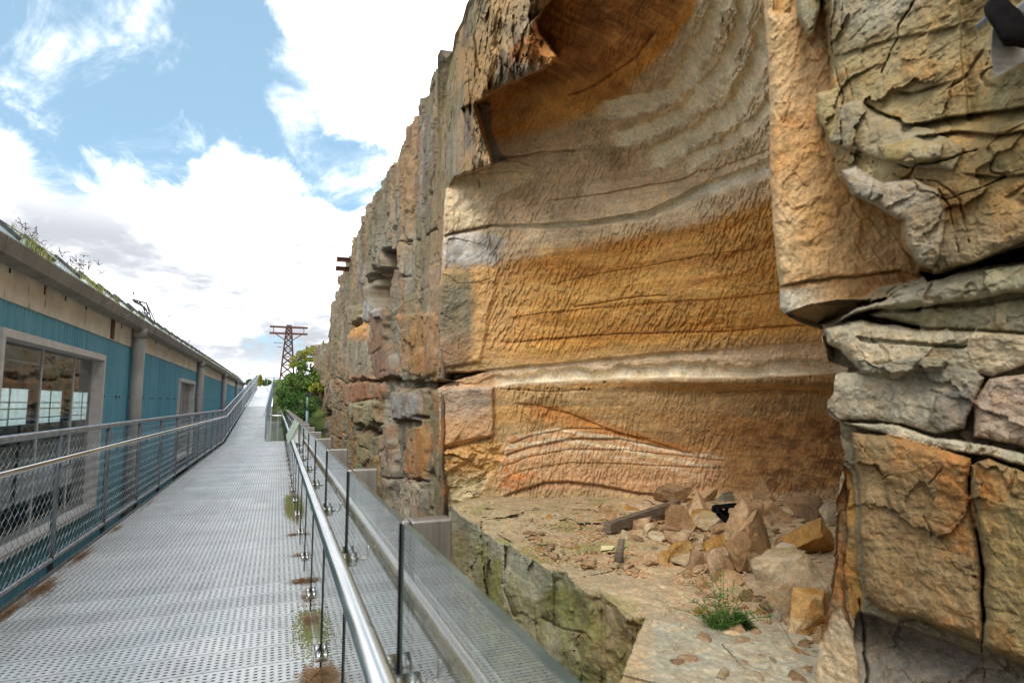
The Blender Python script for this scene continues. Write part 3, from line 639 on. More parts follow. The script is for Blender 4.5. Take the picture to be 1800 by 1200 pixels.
    blk([(1500,628),(1540,640),(1600,622),(1660,630),(1655,650),(1600,655),(1540,662),(1505,655)], .52, '74705f', '8b8676', 12)
    blk([(1452,655),(1540,655),(1600,645),(1680,640),(1735,660),(1715,700),(1690,750),(1640,758),(1600,750),(1540,738),(1470,738),(1450,720)], .46, '837e70', '979180', 30)
    blk([(1640,690),(1700,680),(1712,700),(1690,745),(1650,755),(1625,735)], .52, '5f5b55', '726c60', 16)
    blk([(1704,706),(1736,662),(1820,650),(1960,630),(1960,850),(1850,800),(1760,775),(1705,765)], .50, '99897a', '8a8273', 26)
    blk([(1478,742),(1560,742),(1640,762),(1700,772),(1760,782),(1850,806),(1960,850),(1960,880),(1860,838),(1740,800),(1690,792),(1600,772),(1520,755)], .50, '8e8c7a', 'a39e8c', 8)
    # lower blocks
    blk([(1492,756),(1560,760),(1640,778),(1702,800),(1700,860),(1712,930),(1724,1010),(1726,1132),(1670,1112),(1610,1088),(1548,1068),(1522,1045),(1512,900),(1500,820)], .56, '7d6a4c', '8a6a44', 26, (-.03, .0))
    lb = ss(0, 6, sdf(wx, wy, [(1492,756),(1640,778),(1702,800),(1724,1010),(1726,1132),(1548,1068),(1512,900)], 30))
    blk([(1699,812),(1735,800),(1860,846),(1960,890),(1960,1260),(1850,1195),(1726,1138),(1724,1000),(1700,900)], .62, '80714e', '8c7450', 26)
    lb = np.maximum(lb, ss(0, 6, sdf(wx, wy, [(1708,812),(1960,890),(1960,1260),(1732,1138),(1730,1000)], 30)))
    c = lerp(c, C3('9a6a36'), lb*ss(.1, .4, n3+.6*n2)*.6); c = lerp(c, C3('66645a'), lb*ss(.05, .4, -n3+.5*n1)*.75); c = lerp(c, C3('a39c88'), lb*ss(.3, .55, n2)*.5)
    blk([(1500,1062),(1548,1082),(1610,1102),(1670,1128),(1728,1150),(1850,1215),(1960,1290),(1960,1420),(1490,1420)], .34, '857e74', '6f6a62', 30, (-.02, -.25))
    blk([(1476,812),(1496,830),(1508,900),(1512,1000),(1522,1060),(1500,1090),(1490,1070),(1486,950),(1490,880)], .26, '9a7a48', '7c6c4c', 8)
    blk([(1425,1400),(1440,1133),(1458,1050),(1467,985),(1472,883),(1484,822),(1492,880),(1488,960),(1486,1060),(1500,1110),(1512,1170),(1520,1400)], .12, 'b0875a', 'a09078', 12)
    blk([(1425,1400),(1438,1140),(1460,1075),(1478,1062),(1500,1110),(1512,1170),(1520,1400)], .18, 'b5a78e', 'a39a80', 14)
    for pts, wd, dp in (([(1508,780),(1560,850),(1590,868),(1625,850),(1650,812)],2.6,.06), ([(1620,905),(1632,935),(1628,968)],3,.05), ([(1500,850),(1560,832),(1600,840)],3,.05), ([(1762,900),(1800,960),(1830,1060)],3,.05),
                        ([(1490,832),(1489,900),(1487,1000),(1488,1060)],2.2,.12), ([(1514,1050),(1518,1100),(1526,1180),(1530,1330)],3,.25), ([(1703,800),(1704,860),(1716,930),(1726,1010),(1727,1132),(1730,1330)],2.2,.07),
                        ([(1560,965),(1620,955),(1680,975)],3,.03)):
        d = d+crack(ldist(wx+5*W2, wy+5*W2, pts), wd*.55, dp*.45, n2*1.5+(.35 if dp > .1 else .0))
    c = c*1.12*np.array((1.05, 1.0, .93))
    # broken surface
    keep = 1-m*.97*(sdf(wx, wy, slab, 40) > 0)*(1-up)
    wj = .6*W1; f1 = facet(X*2.3+wj, Y*2.3, Z*3.6+wj+.2*X+.3*W2, 3, .35); f2 = facet(X*7+wj, Y*7+W3, Z*11+wj+.4*W2, 9, .4); f3 = facet(X*21+wj, Y*21, Z*28+W3, 12, .5)
    d = d-keep*(.045*f1+.009*f2*ss(-.5, .3, n3)+.005*f3+.040*n1+.016*n2+.009*fbm(X*20, Y*20, Z*20, 4, .6))
    rg = 1-np.abs(fbm(X*1.7+9, Y*1.7, Z*2.6+3, 4, .55)); d = d+keep*.03*ss(.975, .997, rg)*ss(-.1, .3, n1)
    bed = Z*1.0+.22*X+.12*W1; d = d+.010*fbm(X*.8, Y*.8, bed*16, 4, .6)*keep
    d = d-(1-keep)*(.012*fbm(X*22, Y*22, Z*22, 4, .65)+.018*fbm(X*5+Z*3, Y*5, Z*7, 5, .6)+.012*facet(X*6+wj, Y*6, Z*8+X*3, 15, .3))
    rx, ry, rz = ray(px, PY); P = np.stack([rx*d, ry*d, EYE+rz*d], -1)
    # the flank that runs back into the quarry
    L = P[:, 0]; back = []
    for a, b in ((5.2, 2.6), (2.2, .8), (.5, .08), (.12, .015)):
        back.append(L*1.0+np.stack([np.full(n, b*1.2+a*.62), np.full(n, a*.55), np.zeros(n)], -1))
    P = np.concatenate([np.stack(back, 1), P], 1); c = np.concatenate([np.repeat(c[:, :1], 4, 1), c], 1)
    # close the near end and top
    R = P[:, -1]; ext = np.stack([R+np.array((.5, -2., 0)), R+np.array((0, -8., 0))], 1)
    P = np.concatenate([P, ext], 1); c = np.concatenate([c, np.repeat(c[:, -1:], 2, 1)], 1)
    T0 = P[0]; rows = []
    for f, bx_ in ((1, 22), (1, 1.2), (.97, .15), (.66, .0), (.33, .0)):
        r_ = T0.copy(); r_[:, 2] += (8.4-T0[:, 2])*f; r_[:, 0] += bx_+.25*fbm(T0[:, 1]*1.5, T0[:, 0]+f*4, f*3, 4)*(bx_ == 0); rows.append(r_)
    P = np.concatenate([np.stack(rows, 0), P], 0); c = np.concatenate([np.repeat(c[:1], 5, 0), c], 0)
    return tag(grid_mesh('rock_buttress', P, M_ROCK, c, flip=True), kind='structure')
build_buttress()

FZ = -.26                            # height of the rock shelf
def build_ledge():
    gx = np.arange(690, 1560, 1.9); gy = np.concatenate([np.arange(852, 1010, 1.0), np.arange(1010, 1330, 1.7)])
    px = np.repeat(gx[:, None], len(gy), 1); py = np.repeat(gy[None, :], len(gx), 0)
    rx, ry, rz = ray(px, py); tf0 = (FZ-EYE)/rz
    X, Y = rx*tf0, ry*tf0
    far = ss(14, 9, tf0)
    zf = FZ+(.05*fbm(X*.9, Y*.9, 2., 5)+.025*fbm(X*4, Y*4, 2., 4, .6)+.012*fbm(X*16, Y*16, 2., 3, .6))*far
    zf = zf-.10*ss(3.5, 2.9, X)*ss(5, 8, Y)+far*(.03*facet(X*1.4, Y*1.4, X*0+.5, 3, .0)+.006*facet(X*5, Y*5, X*0+.5, 4, .3))
    zf = zf-.16*ss(.9, 0, (X-2.72)*.93+(Y-6.6)*.0)*ss(6.2, 5.4, Y)*ss(4.4, 5.0, Y)*0
    tf = (zf-EYE)/rz
    W1 = fbm(px/60., py/60., 3., 4); W2 = fbm(px/14., py/14., 5., 4, .6)
    def plane(x0, y0, x1, y1, wob=.0):            # vertical plane through two plan points; interior to its right
        nx, ny = (y1-y0), -(x1-x0); l = math.hypot(nx, ny); nx /= l; ny /= l
        c_ = nx*x0+ny*y0; return (c_+wob)/(nx*rx+ny*ry)
    rough = .10*fbm(px/45., py/70., 9., 5, .55)+.05*vnoise(px/22., py/60.)
    def edge(t1, k=.05): return t1
    # far shelf: face in the quarry plane, with two stepped joints
    step = .14*np.floor(3*vnoise(px/38.+3, .5)+.5)/3+.10*ss(846, 838, px)
    tA = (2.86+rough*.9+step*.8)/rx
    sA = np.maximum(np.maximum(tf, tA), np.where(px < 700, 0, 0))
    # big mossy block whose corner stands forward
    tz = (FZ-.03-EYE)/rz
    pB1 = plane(2.72, 7.0, 3.42, 4.62, .0)/1.0+rough*.6
    xB = (2.58+rough*.6)/rx
    topB = (zf-.02-.30*ss(3.15, 2.75, X)*1.0-EYE)/rz
    inB = (px > 885)
    cut = np.interp(py, (1000, 1030, 1110, 1193, 1330), (1168, 1153, 1122, 1093, 1045))+9*W1+4*W2
    inB = inB & (px < cut)
    sB = np.where(inB, np.maximum(np.maximum(topB, pB1), xB), 99)
    # pale near block
    pC1 = plane(1.75, 2.85, 3.42, 4.66)*1.0
    pC = (1.0)*np.maximum(plane(1.9, 2.9, 3.40, 4.55)+rough*.5, (2.0+rough*.3)/rx*0)
    sC = np.maximum(tf-.01, pC); sC = np.where(px > 1085, sC, 99)
    sC = np.where(px > cut, tf, 99)
    d = np.minimum(np.minimum(sA, sB), sC)
    front = (d-tf > .05).astype(np.float32)
    wf = .5*W1; Xf, Yf, Zf = rx*d, ry*d, EYE+rz*d
    d = d-front*(.03*fbm(px/16., py/16., 3., 4, .6)+.10*facet(Xf*1.3+wf, Yf*1.3, Zf*1.4+wf, 2, .3)+.035*facet(Xf*4.5+wf, Yf*4.5, Zf*5+wf, 3, .5)+.02*fbm(Xf*8, Yf*8, Zf*8, 4, .6))
    for pts, wd, dp in (([(955,1085),(990,1105),(1030,1113)],1.6,.10), ([(845,918),(850,1000),(860,1060)],2.2,.25), ([(888,962),(890,1040),(905,1080)],2.5,.25)):
        d = d+dp*np.exp(-(ldist(px+5*W1+3*W2, py+4*W2, pts)/wd)**2)*ss(0, 6, d*0+6)
    P = np.stack([rx*d, ry*d, EYE+rz*d], -1); X, Y, Z = P[..., 0], P[..., 1], P[..., 2]
    n1 = fbm(X*1.5, Y*1.5, Z*1.5, 5, .55); n2 = fbm(X*8, Y*8, Z*8, 4, .6); n3 = fbm(X*.7+4, Y*.7, Z*.7, 3)
    c = np.zeros(px.shape+(3,), np.float32)+C3('ab9b7c')
    c = lerp(c, C3('9a8a69'), ss(-.1, .4, n1)*.7); c = lerp(c, C3('c2ab8a'), ss(1000, 1140, px)*ss(-.2, .3, n2+.3)*.75)
    c = lerp(c, C3('82854a'), ss(.05, .35, n1+.2*n2)*ss(1200, 1050, px)*.6); c = lerp(c, C3('a9a592'), ss(1060, 1110, py)*ss(1120,1160,px)*.8)
    fc = np.zeros_like(c)+C3('83805f'); fc = lerp(fc, C3('98937c'), ss(-.1, .3, n2+.5*n1)*.8); fc = lerp(fc, C3('7b7f42'), ss(.0, .35, -n1+.2*n2)*.6); fc = lerp(fc, C3('7c5f30'), ss(.0, .4, n3+.3*n2)*.45)
    fc = lerp(fc, C3('8d9046'), ss(3, 12, sdf(px+6*W1, py+6*W2, [(860,985),(885,965),(888,1000),(885,1060),(865,1075),(858,1040)], 20))*.8)
    fc = lerp(fc, C3('8e8f80'), ss(25, 0, py-curve(px, ((700,890),(800,915),(890,965),(930,1040),(1000,1008),(1150,1030))))*.6)
    c = lerp(c, fc, front)
    return tag(grid_mesh('rock_ledge', P, M_ROCK, c), kind='structure')
build_ledge()
# ------------------------------------------------------------------ PART3
# ------------------------------------------------------------------ more materials
def noisy(name, c1, c2, scale=4, rough=.6, metal=0.0, bs=0, bd=.003, detail=5, stretch=None, spec=None):
    m, t, b = mat(name, rough=rough, metal=metal, spec=spec); p = t.new('ShaderNodeTexCoord').outputs['Object']
    if stretch: p = t.new('ShaderNodeMapping', {'Vector': p, 'Scale': stretch}).outputs[0]
    n = t.noise(p, scale, detail, .6); t.l.new(t.mix(t.smooth(n, .35, .68), tuple(c1)+(1,), tuple(c2)+(1,)), b.inputs['Base Color'])
    r = t.smooth(t.noise(p, scale*2.3, 4), .3, .7, rough*.8, min(1, rough*1.2)); t.l.new(r, b.inputs['Roughness'])
    if bs: bump(t, b, t.noise(p, scale*bs, 4), .5, bd)
    return m
M_GALV = noisy('galvanised_steel', S('8d939a'), S('a9aeb3'), 14, .42, .75, 6, .001)
M_GALVD = noisy('weathered_galvanised', S('6f757c'), S('8b9197'), 10, .5, .6, 6, .001)
M_WIRE = noisy('fence_wire', S('9ea4a8'), S('bcc0c2'), 3, .4, .7)
M_STEEL = noisy('brushed_stainless', S('c4c3bf'), S('d6d4cf'), 30, .22, 1.0, 4, .0003, stretch=(1, .05, 1))
M_POST = noisy('brushed_flat_steel', S('97908a'), S('aaa39c'), 60, .36, 1.0, 3, .0003, stretch=(1, 1, .04))
M_BLUEPAINT = noisy('blue_grey_paint', S('6f8494'), S('82949f'), 6, .45)
M_RUST = noisy('rusty_iron', S('4a2c24'), S('69402f'), 6, .85, 0, 8, .004)
M_DARKSTEEL = noisy('dark_iron', S('2b2c2e'), S('3f4144'), 8, .6)
M_BLACK = noisy('black_rubber', S('0d0b0c'), S('161314'), 12, .9, 0, 5, .006, spec=.1)
M_CONC = noisy('grey_fibre_cement', S('77736c'), S('8b877f'), 5, .8, 0, 9, .002, stretch=(1, .6, .25))
M_PIPE = noisy('cement_pipe', S('8a8782'), S('a19d97'), 5, .75, 0, 9, .002, stretch=(1, 1, .3))
M_FRAME = noisy('pale_window_frame', S('bdbab8'), S('cfccc9'), 7, .55)
M_TIMBER = noisy('weathered_timber', S('54483b'), S('7a6b58'), 6, .85, 0, 8, .004, stretch=(1, 1, 8))
M_PAPER = noisy('yellowed_paper', S('d8c98c'), S('e4dbb0'), 9, .8)
M_SIGN = noisy('pale_green_panel', S('a9b9a4'), S('b6c4b0'), 3, .3)
M_WHITE = noisy('white_panel', S('c9ccce'), S('d9dadb'), 5, .4)
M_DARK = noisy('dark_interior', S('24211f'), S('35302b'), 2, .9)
M_FLOOR = noisy('dusty_concrete_floor', S('57534c'), S('6a655d'), 2, .9)
M_LITTER = noisy('dry_leaf_litter', S('7d5a38'), S('a58560'), 25, .95)
M_LEAF = noisy('leaf_green', S('3c561e'), S('68803a'), 1.2, .6, spec=.2)
M_LEAF2 = noisy('leaf_deep_green', S('284a1c'), S('4c7028'), 1.5, .6, spec=.2)
M_LEAFY = noisy('leaf_yellow_green', S('6f7a2c'), S('a39a3e'), 1.2, .65, spec=.2)
M_GRASS = noisy('roof_grass', S('77813a'), S('a9a654'), 3, .8)
M_SEED = noisy('dry_seed_heads', S('4b3436'), S('6e5652'), 6, .9)
M_BARK = noisy('bark', S('4a3c2e'), S('6b5a46'), 5, .9, 0, 8, .01)
M_MOSS = noisy('moss_growth', S('6f7644'), S('8f8f5c'), 20, .95)

# ------------------------------------------------------------------ ground and embankment
def build_ground():
    m, t, b = mat('quarry_floor', rough=.95); p = t.new('ShaderNodeTexCoord').outputs['Object']
    t.l.new(t.mix(t.smooth(t.noise(p, .8, 6), .4, .65), S4('4d4a3c'), S4('6a6350')), b.inputs['Base Color']); bump(t, b, t.noise(p, 5, 6), .6, .05)
    n = 60; u = np.linspace(-1, 1, n); xs = np.sign(u)*(np.abs(u)**2.5)*900; X, Y = np.meshgrid(xs, xs, indexing='ij')
    P = np.stack([X, Y+20, -3.2+.12*fbm(X*.3, Y*.3, 1., 3)], -1)
    tag(grid_mesh('ground', P, m), kind='structure')
    # planted bank that climbs beside the ramp
    xs = np.linspace(-.35, 7, 30); ys = np.linspace(31, 80, 70); X, Y = np.meshgrid(xs, ys, indexing='ij')
    Z = -3+6.3*ss(31, 50, Y)+.25*fbm(X*.6, Y*.4, 3., 4)+.12*X*ss(34, 50, Y)
    m2, t, b = mat('planted_bank', rough=.95); p = t.new('ShaderNodeTexCoord').outputs['Object']
    t.l.new(t.mix(t.smooth(t.noise(p, 1.4, 6), .4, .62), S4('33401c'), S4('5c6a30')), b.inputs['Base Color']); bump(t, b, t.noise(p, 9, 6), .9, .08)
    tag(grid_mesh('hill', np.stack([X, Y, Z], -1), m2), kind='structure')
build_ground()

# ------------------------------------------------------------------ perforated walkway
RISE = 1/12.2; RY = 25.0; RTOP = 60.5; XL = -1.8; XG = .275
def dz(y): return 0 if y < RY else (min(y, RTOP)-RY)*RISE
def deck_mat():
    m, t, b = mat('perforated_deck', rough=.5, metal=.2)
    p = t.new('ShaderNodeTexCoord').outputs['Object']; s = t.new('ShaderNodeSeparateXYZ', {0: p}); X, Y = s.outputs[0], s.outputs[1]
    PL = .28
    pl = t.math('DIVIDE', Y, PL); fy = t.math('MULTIPLY', t.math('FRACT', pl), PL)
    r = t.math('DIVIDE', t.math('SUBTRACT', fy, .024), .0388)
    dy = t.math('MULTIPLY', t.math('SUBTRACT', t.math('FRACT', r), .5), .0388)
    dx = t.math('MULTIPLY', t.math('SUBTRACT', t.math('FRACT', t.math('DIVIDE', X, .0425)), .5), .0425)
    ax = t.math('MAXIMUM', t.math('SUBTRACT', t.math('ABSOLUTE', dx), .0035), 0.0)
    rr = t.math('SQRT', t.math('ADD', t.math('MULTIPLY', ax, ax), t.math('MULTIPLY', dy, dy)))
    inrow = t.math('MULTIPLY', t.math('GREATER_THAN', r, 0.0), t.math('LESS_THAN', r, 6.0))
    hole = t.math('MULTIPLY', t.math('LESS_THAN', rr, .0074), inrow)
    joint = t.math('LESS_THAN', t.math('ABSOLUTE', t.math('SUBTRACT', fy, .003)), .003)
    hid = t.math('MAXIMUM', hole, joint)
    n = t.noise(p, 1.6, 6, .6); n2 = t.noise(p, 30, 5, .6)
    base = t.mix(t.smooth(n, .35, .7), S4('d0d2d2'), S4('e0e0de')); base = t.mix(t.math('MULTIPLY', t.smooth(n2, .5, .75), .5), base, S4('8a8478'))
    pid = t.new('ShaderNodeTexWhiteNoise', {'W': t.math('FLOOR', pl)}, noise_dimensions='1D').outputs[0]
    base = t.mix(1.0, base, t.new('ShaderNodeCombineColor', {i: t.math('ADD', t.math('MULTIPLY', pid, .20), .86) for i in (0, 1, 2)}).outputs[0], 'MULTIPLY')
    # blackened lichen spots
    sp_ = t.smooth(t.noise(p, 8, 8, .7), .60, .72); base = t.mix(t.math('MULTIPLY', sp_, .4), base, S4('6d6a60'))
    wr = t.smooth(t.noise(t.new('ShaderNodeMapping', {'Vector': p, 'Scale': (2.2, .5, 1)}).outputs[0], 1.3, 7, .7), .48, .68); base = t.mix(t.math('MULTIPLY', wr, .30), base, S4('8c8980'))
    t.l.new(base, b.inputs['Base Color'])
    rim = t.math('MULTIPLY', t.smooth(rr, .014, .0075), inrow); rib = t.smooth(t.math('ABSOLUTE', t.math('SUBTRACT', fy, .270)), .012, .006)
    h = t.math('ADD', t.math('ADD', rim, t.math('MULTIPLY', rib, 1.2)), t.math('MULTIPLY', n2, .15)); bump(t, b, h, .6, .004)
    tr = t.new('ShaderNodeBsdfTransparent'); mx = t.new('ShaderNodeMixShader', {0: hid, 1: b.outputs[0], 2: tr.outputs[0]})
    t.l.new(mx.outputs[0], t.n['Material Output'].inputs['Surface']); return m
M_DECK = deck_mat()
def sheet(name, pts_rows, matl, kind='structure'):
    P = np.array(pts_rows, float); return tag(grid_mesh(name, P, matl, flip=True), kind=kind)
sheet('walkway', [[(XL, y, 0) for y in (-2.5, 25.0)], [(.30, y, 0) for y in (-2.5, 25.0)]], M_DECK)
sheet('viewing_deck_end', [[(-.42, 25.0, 0), (-.42, 25.9, 0)], [(.30, 25.0, 0), (.30, 25.9, 0)]], M_DECK)
mb = MB(); mb.add([(XL,RY,0),(-.42,RY,0),(-.42,RTOP,dz(RTOP)),(XL,RTOP,dz(RTOP)),(-.42,RTOP+6,dz(RTOP)),(XL,RTOP+6,dz(RTOP))], [(0,1,2,3),(3,2,4,5)])
tag(mb.build('ramp', M_DECK), kind='structure')
# frame beneath the deck
mb = MB()
for x in (-1.74, -.75, .22): mb.box((x-.03, -2.5, -.24), (x+.03, 25.85, -.055))
for k in range(20): mb.box((-1.71, -2+k*1.4, -.16), (.19, -1.94+k*1.4, -.06))
for k in range(6):
    for x in (-1.6, .1): mb.box((x-.05, 1+k*4.8, -3.3), (x+.05, 1.1+k*4.8, -.242))
tag(mb.build('walkway_frame', M_GALVD), kind='structure')
mb = MB(); mb.box((-.06-XG+.585, -2.5, -.12), (.318, 25.9, -.006)); tag(mb.build('walkway_edge_beam', M_GALVD), kind='structure')

# ------------------------------------------------------------------ left chain link fence
XF = -1.87; BAY = 1.75; Y0 = -.25; NB = 36
def link_panel(w_, h_, shear):
    mb = MB(); a = .058; hh = .050; n = int(w_/a); rows = int(h_/(hh/1)); r = .0023
    for k in range(n+1):
        pts = []
        for j in range(rows+1):
            side = ((j+k) % 2); y = k*a+(a*1.04 if side else -a*.04); y = min(max(y, .0), w_); z = j*hh
            pts.append(((r if (k+j) % 2 else -r), y, z+y*shear))
        mb.tube(pts, r, 3, False)
    for z in (.0, h_): mb.tube([(0, 0, z), (0, w_, z+w_*shear)], .002, 3, False)
    return mb.mesh('mesh_panel', M_WIRE)
fence = empty('chain_link_fence', (XF, 0, 0), 'long galvanised chain link fence along the left edge of walkway and ramp', 'fence')
flat = link_panel(BAY-.06, 1.06, 0); slope = link_panel(BAY-.06, 1.06, RISE)
post_mb = MB(); post_mb.tube([(0, 0, -.13), (0, 0, 1.205)], .024, 12); post_me = post_mb.mesh('post', M_GALVD)
br = MB(); br.tube([(.0, 0, .93), (.03, 0, .915), (.07, 0, .92), (.095, 0, .945), (.098, 0, .985)], .007, 8); br.box((.022, -.02, .915), (.028, .02, .95)); br_me = br.mesh('handrail_bracket', M_GALVD)
for k in range(-1, NB):
    y = Y0+k*BAY
    if y > RTOP: break
    child('post', post_me, fence, (0, y, dz(y)))
    child('mesh_panel', slope if y > RY else flat, fence, (0, y+.03, .11+dz(y+.03)))
    if k >= 0: child('handrail_bracket', br_me, fence, (0, y, dz(y)))
def railpath(x, z, y0=-2.2, y1=RTOP): return [(x, y0, z), (x, RY-.12, z), (x, RY+.1, z+.01), (x, y1, z+dz(y1))]
mb = MB(); mb.tube(railpath(XF, 1.232), .030, 14)
for k in range(90):
    y = .6+k*.29+.03*math.sin(k*7.)
    mb.tube([(XF, y, 1.232+dz(y)), (XF, y+.004, 1.232+dz(y))], .0325, 14)
mb.build('top_rail', M_GALV, fence)
mb = MB(); mb.tube(railpath(XF, .088), .024, 12)
for k in range(90):
    y = .7+k*.27; mb.tube([(XF, y, .088+dz(y)), (XF, y+.004, .088+dz(y))], .027, 12)
mb.build('bottom_rail', M_GALV, fence)
mb = MB(); mb.tube(railpath(-1.772, 1.003), .0225, 14); mb.build('handrail', M_STEEL, fence)
mb = MB(); mb.box((XL-.012, -2.5, -.10), (XL-.004, RY, .035))
mb.prism([(XL-.012, RY, -.1), (XL-.012, RY, .035), (XL-.012, RTOP, .035+dz(RTOP)), (XL-.012, RTOP, -.1+dz(RTOP))], (.008, 0, 0)); mb.build('toe_strip', M_GALVD, fence)

# right hand railing of the ramp
rr_ = empty('ramp_railing', (-.42, 26, 0), 'blue grey steel railing with wire mesh along the right side of the ramp', 'railing')
mb0 = MB(); mb0.box((-.03, -.03, -.05), (.03, .03, 1.22)); pm = mb0.mesh('post', M_BLUEPAINT)
y = 26.0
while y < RTOP:
    child('post', pm, rr_, (0, y-26, dz(y))); child('mesh_panel', slope, rr_, (0, y-26+.03, .11+dz(y))); y += BAY
for nm, z, r, m_ in (('top_rail', 1.232, .03, M_BLUEPAINT), ('bottom_rail', .09, .024, M_BLUEPAINT)):
    mb = MB(); mb.tube([(-.42, 26, z+dz(26)), (-.42, RTOP, z+dz(RTOP))], r, 12); mb.build(nm, m_, rr_)
mb = MB(); mb.tube([(-.50, 25.7, 1.0), (-.50, 26, 1.0+dz(26)), (-.50, RTOP, 1.0+dz(RTOP))], .022, 12); mb.build('handrail', M_STEEL, rr_)
# railing across the head of the ramp
er = empty('end_railing', (-1.1, RTOP+5.5, dz(RTOP)), 'low grey railing across the top end of the ramp against the sky', 'railing')
mb = MB(); z0 = dz(RTOP)
mb.tube([(-2.3, RTOP+5.5, z0+1.1), (.1, RTOP+5.5, z0+1.1)], .035, 8); mb.build('top_rail', M_GALVD, er)
for x in (-2.2, -1.1, 0):
    mb = MB(); mb.tube([(x, RTOP+5.5, z0-.2), (x, RTOP+5.5, z0+1.1)], .035, 8); mb.build('post', M_GALVD, er)
er = empty('platform_railing', (-3.5, 52, 3), 'small dark railing on the platform beside the roof end, left of the ramp head', 'railing')
mb = MB(); mb.tube([(-5.3, 52, 3.85), (-2.2, 52, 3.80)], .035, 8); mb.tube([(-5.3, 52, 3.5), (-2.2, 52, 3.5)], .02, 8); mb.build('rail', M_DARKSTEEL, er)
for x in (-5.2, -3.8, -2.6):
    mb = MB(); mb.tube([(x, 52, 2.4), (x, 52, 3.85)], .035, 8); mb.build('post', M_DARKSTEEL, er)

# ------------------------------------------------------------------ glass balustrade
def glass_mat(name, tint, ior=1.5, dirt=.0):
    m = bpy.data.materials.new(name); m.use_nodes = True; t = NT(m.node_tree); t.n.clear()
    bf = t.new('ShaderNodeNewGeometry').outputs['Backfacing']   # both faces of the thin pane reflect like the outer one
    fr = t.new('ShaderNodeFresnel', {'IOR': t.math('ADD', ior, t.math('MULTIPLY', bf, 1/ior-ior))}).outputs[0]
    tr = t.new('ShaderNodeBsdfTransparent', {'Color': tint+(1,)}); gl = t.new('ShaderNodeBsdfGlossy', {'Color': (1, 1, 1, 1), 'Roughness': .006})
    mx = t.new('ShaderNodeMixShader', {0: fr, 1: tr.outputs[0], 2: gl.outputs[0]})
    if dirt:
        p = t.new('ShaderNodeTexCoord').outputs['Object']; mp = t.new('ShaderNodeMapping', {'Vector': p, 'Scale': (1, 1, .15)}).outputs[0]
        f = t.math('MULTIPLY', t.smooth(t.noise(mp, 5, 7, .65), .42, .75), dirt)
        df = t.new('ShaderNodeBsdfDiffuse', {'Color': (.55, .54, .5, 1)}); mx = t.new('ShaderNodeMixShader', {0: f, 1: mx.outputs[0], 2: df.outputs[0]})
    t.new('ShaderNodeOutputMaterial', {'Surface': mx.outputs[0]}); return m
M_GLASS = glass_mat('balustrade_glass', (.93, .97, .95), 2.0, .012)
M_EDGE = noisy('glass_edge', S('46524d'), S('616d68'), 5, .15)
bal = empty('glass_balustrade', (XG, 0, 0), 'frameless glass balustrade with stainless handrail along the right edge of walkway', 'balustrade')
JP = 1.112; J0 = 1.385; GT = 1.233; NJ = 22
pmb = MB(); pmb.box((-.006, .008, .015), (.006, JP-.008, GT-.003)); pane_me = pmb.mesh('glass_panel', M_GLASS)
emb = MB(); emb.box((-.0065, .008, GT-.0028), (.0065, JP-.008, GT)); emb.box((-.0062, .0045, .015), (.0062, .0078, GT)); emb.box((-.0062, JP-.0078, .015), (.0062, JP-.0045, GT)); edge_me = emb.mesh('glass_edge', M_EDGE)
kmb = MB(); kmb.box((.012, -.026, -.30), (.104, .026, 1.238)); kmb.box((-.0064, -.0035, .01), (.0118, .0035, 1.237)); 
cmb = MB(); cmb.tube([(-.040, 0, 0), (-.0068, 0, 0)], .026, 18); cmb.tube([(-.030, 0, 0), (-.028, 0, 0)], .0265, 18); cmb.tube([(.0068, 0, 0), (.013, 0, 0)], .024, 14); clamp_me = cmb.mesh('clamp', M_STEEL)
jmb = MB(); jmb.tube([(-.040, 0, .905), (-.070, 0, .905), (-.079, 0, .910), (-.083, 0, .920), (-.083, 0, .975)], .0055, 10); jb_me = jmb.mesh('handrail_bracket', M_STEEL)
steel_post = kmb.mesh('steel_post', M_POST)
smb = MB(); smb.box((-.0115, -.0035, .015), (-.0070, .0035, GT-.002)); seal_me = smb.mesh('joint_seal', M_BLACK)
for k in range(-3, NJ):
    y = J0+k*JP
    g = child('glass_panel', pane_me, bal, (0, y, 0)); child('glass_edge', edge_me, g, (0, 0, 0))
    o = child('steel_post', steel_post, bal, (0, y, 0))
    child('joint_seal', seal_me, bal, (0, y, 0))
    mo = o.modifiers.new('bevel', 'BEVEL'); mo.width = .004; mo.segments = 2
    for dy in (-.055, .055): child('clamp', clamp_me, bal, (0, y+dy, .905))
    for dy in (-.055, .055):
        if k < 20: child('clamp', clamp_me, bal, (0, y+dy, .14))
    child('handrail_bracket', jb_me, bal, (0, y-.055, 0))
mb = MB(); mb.tube([(XG-.083, -2.5, 1.0), (XG-.083, 25.55, 1.0), (XG-.11, 25.68, 1.0), (XG-.2, 25.7, 1.0), (-.36, 25.7, 1.0)], .0255, 20); mb.build('handrail', M_STEEL, bal)
g = MB(); g.box((-.40, 25.82, .02), (XG-.02, 25.832, GT)); g.build('end_glass_panel', M_GLASS, bal)
for x in (-.30, .02):
    mb = MB(); mb.box((x-.03, 25.86, -.3), (x+.03, 25.91, 1.2)); mb.build('end_post', M_POST, bal)
# interpretive panel fixed on the rail
sg = empty('lectern_sign', (.2, 8.5, .95), 'pale green sloping information panel clipped over the handrail further along the glass balustrade', 'sign')
mb = MB(); mb.prism([(.135, 8.5, .975), (.262, 8.5, 1.235), (.268, 8.5, 1.230), (.142, 8.5, .968)], (0, 2.1, 0)); mb.build('panel', M_SIGN, sg)
mb = MB(); mb.prism([(.150, 8.53, .98), (.262, 8.53, 1.215), (.262, 8.53, .98)], (0, 2.04, 0)); mb.build('support_box', M_WHITE, sg)

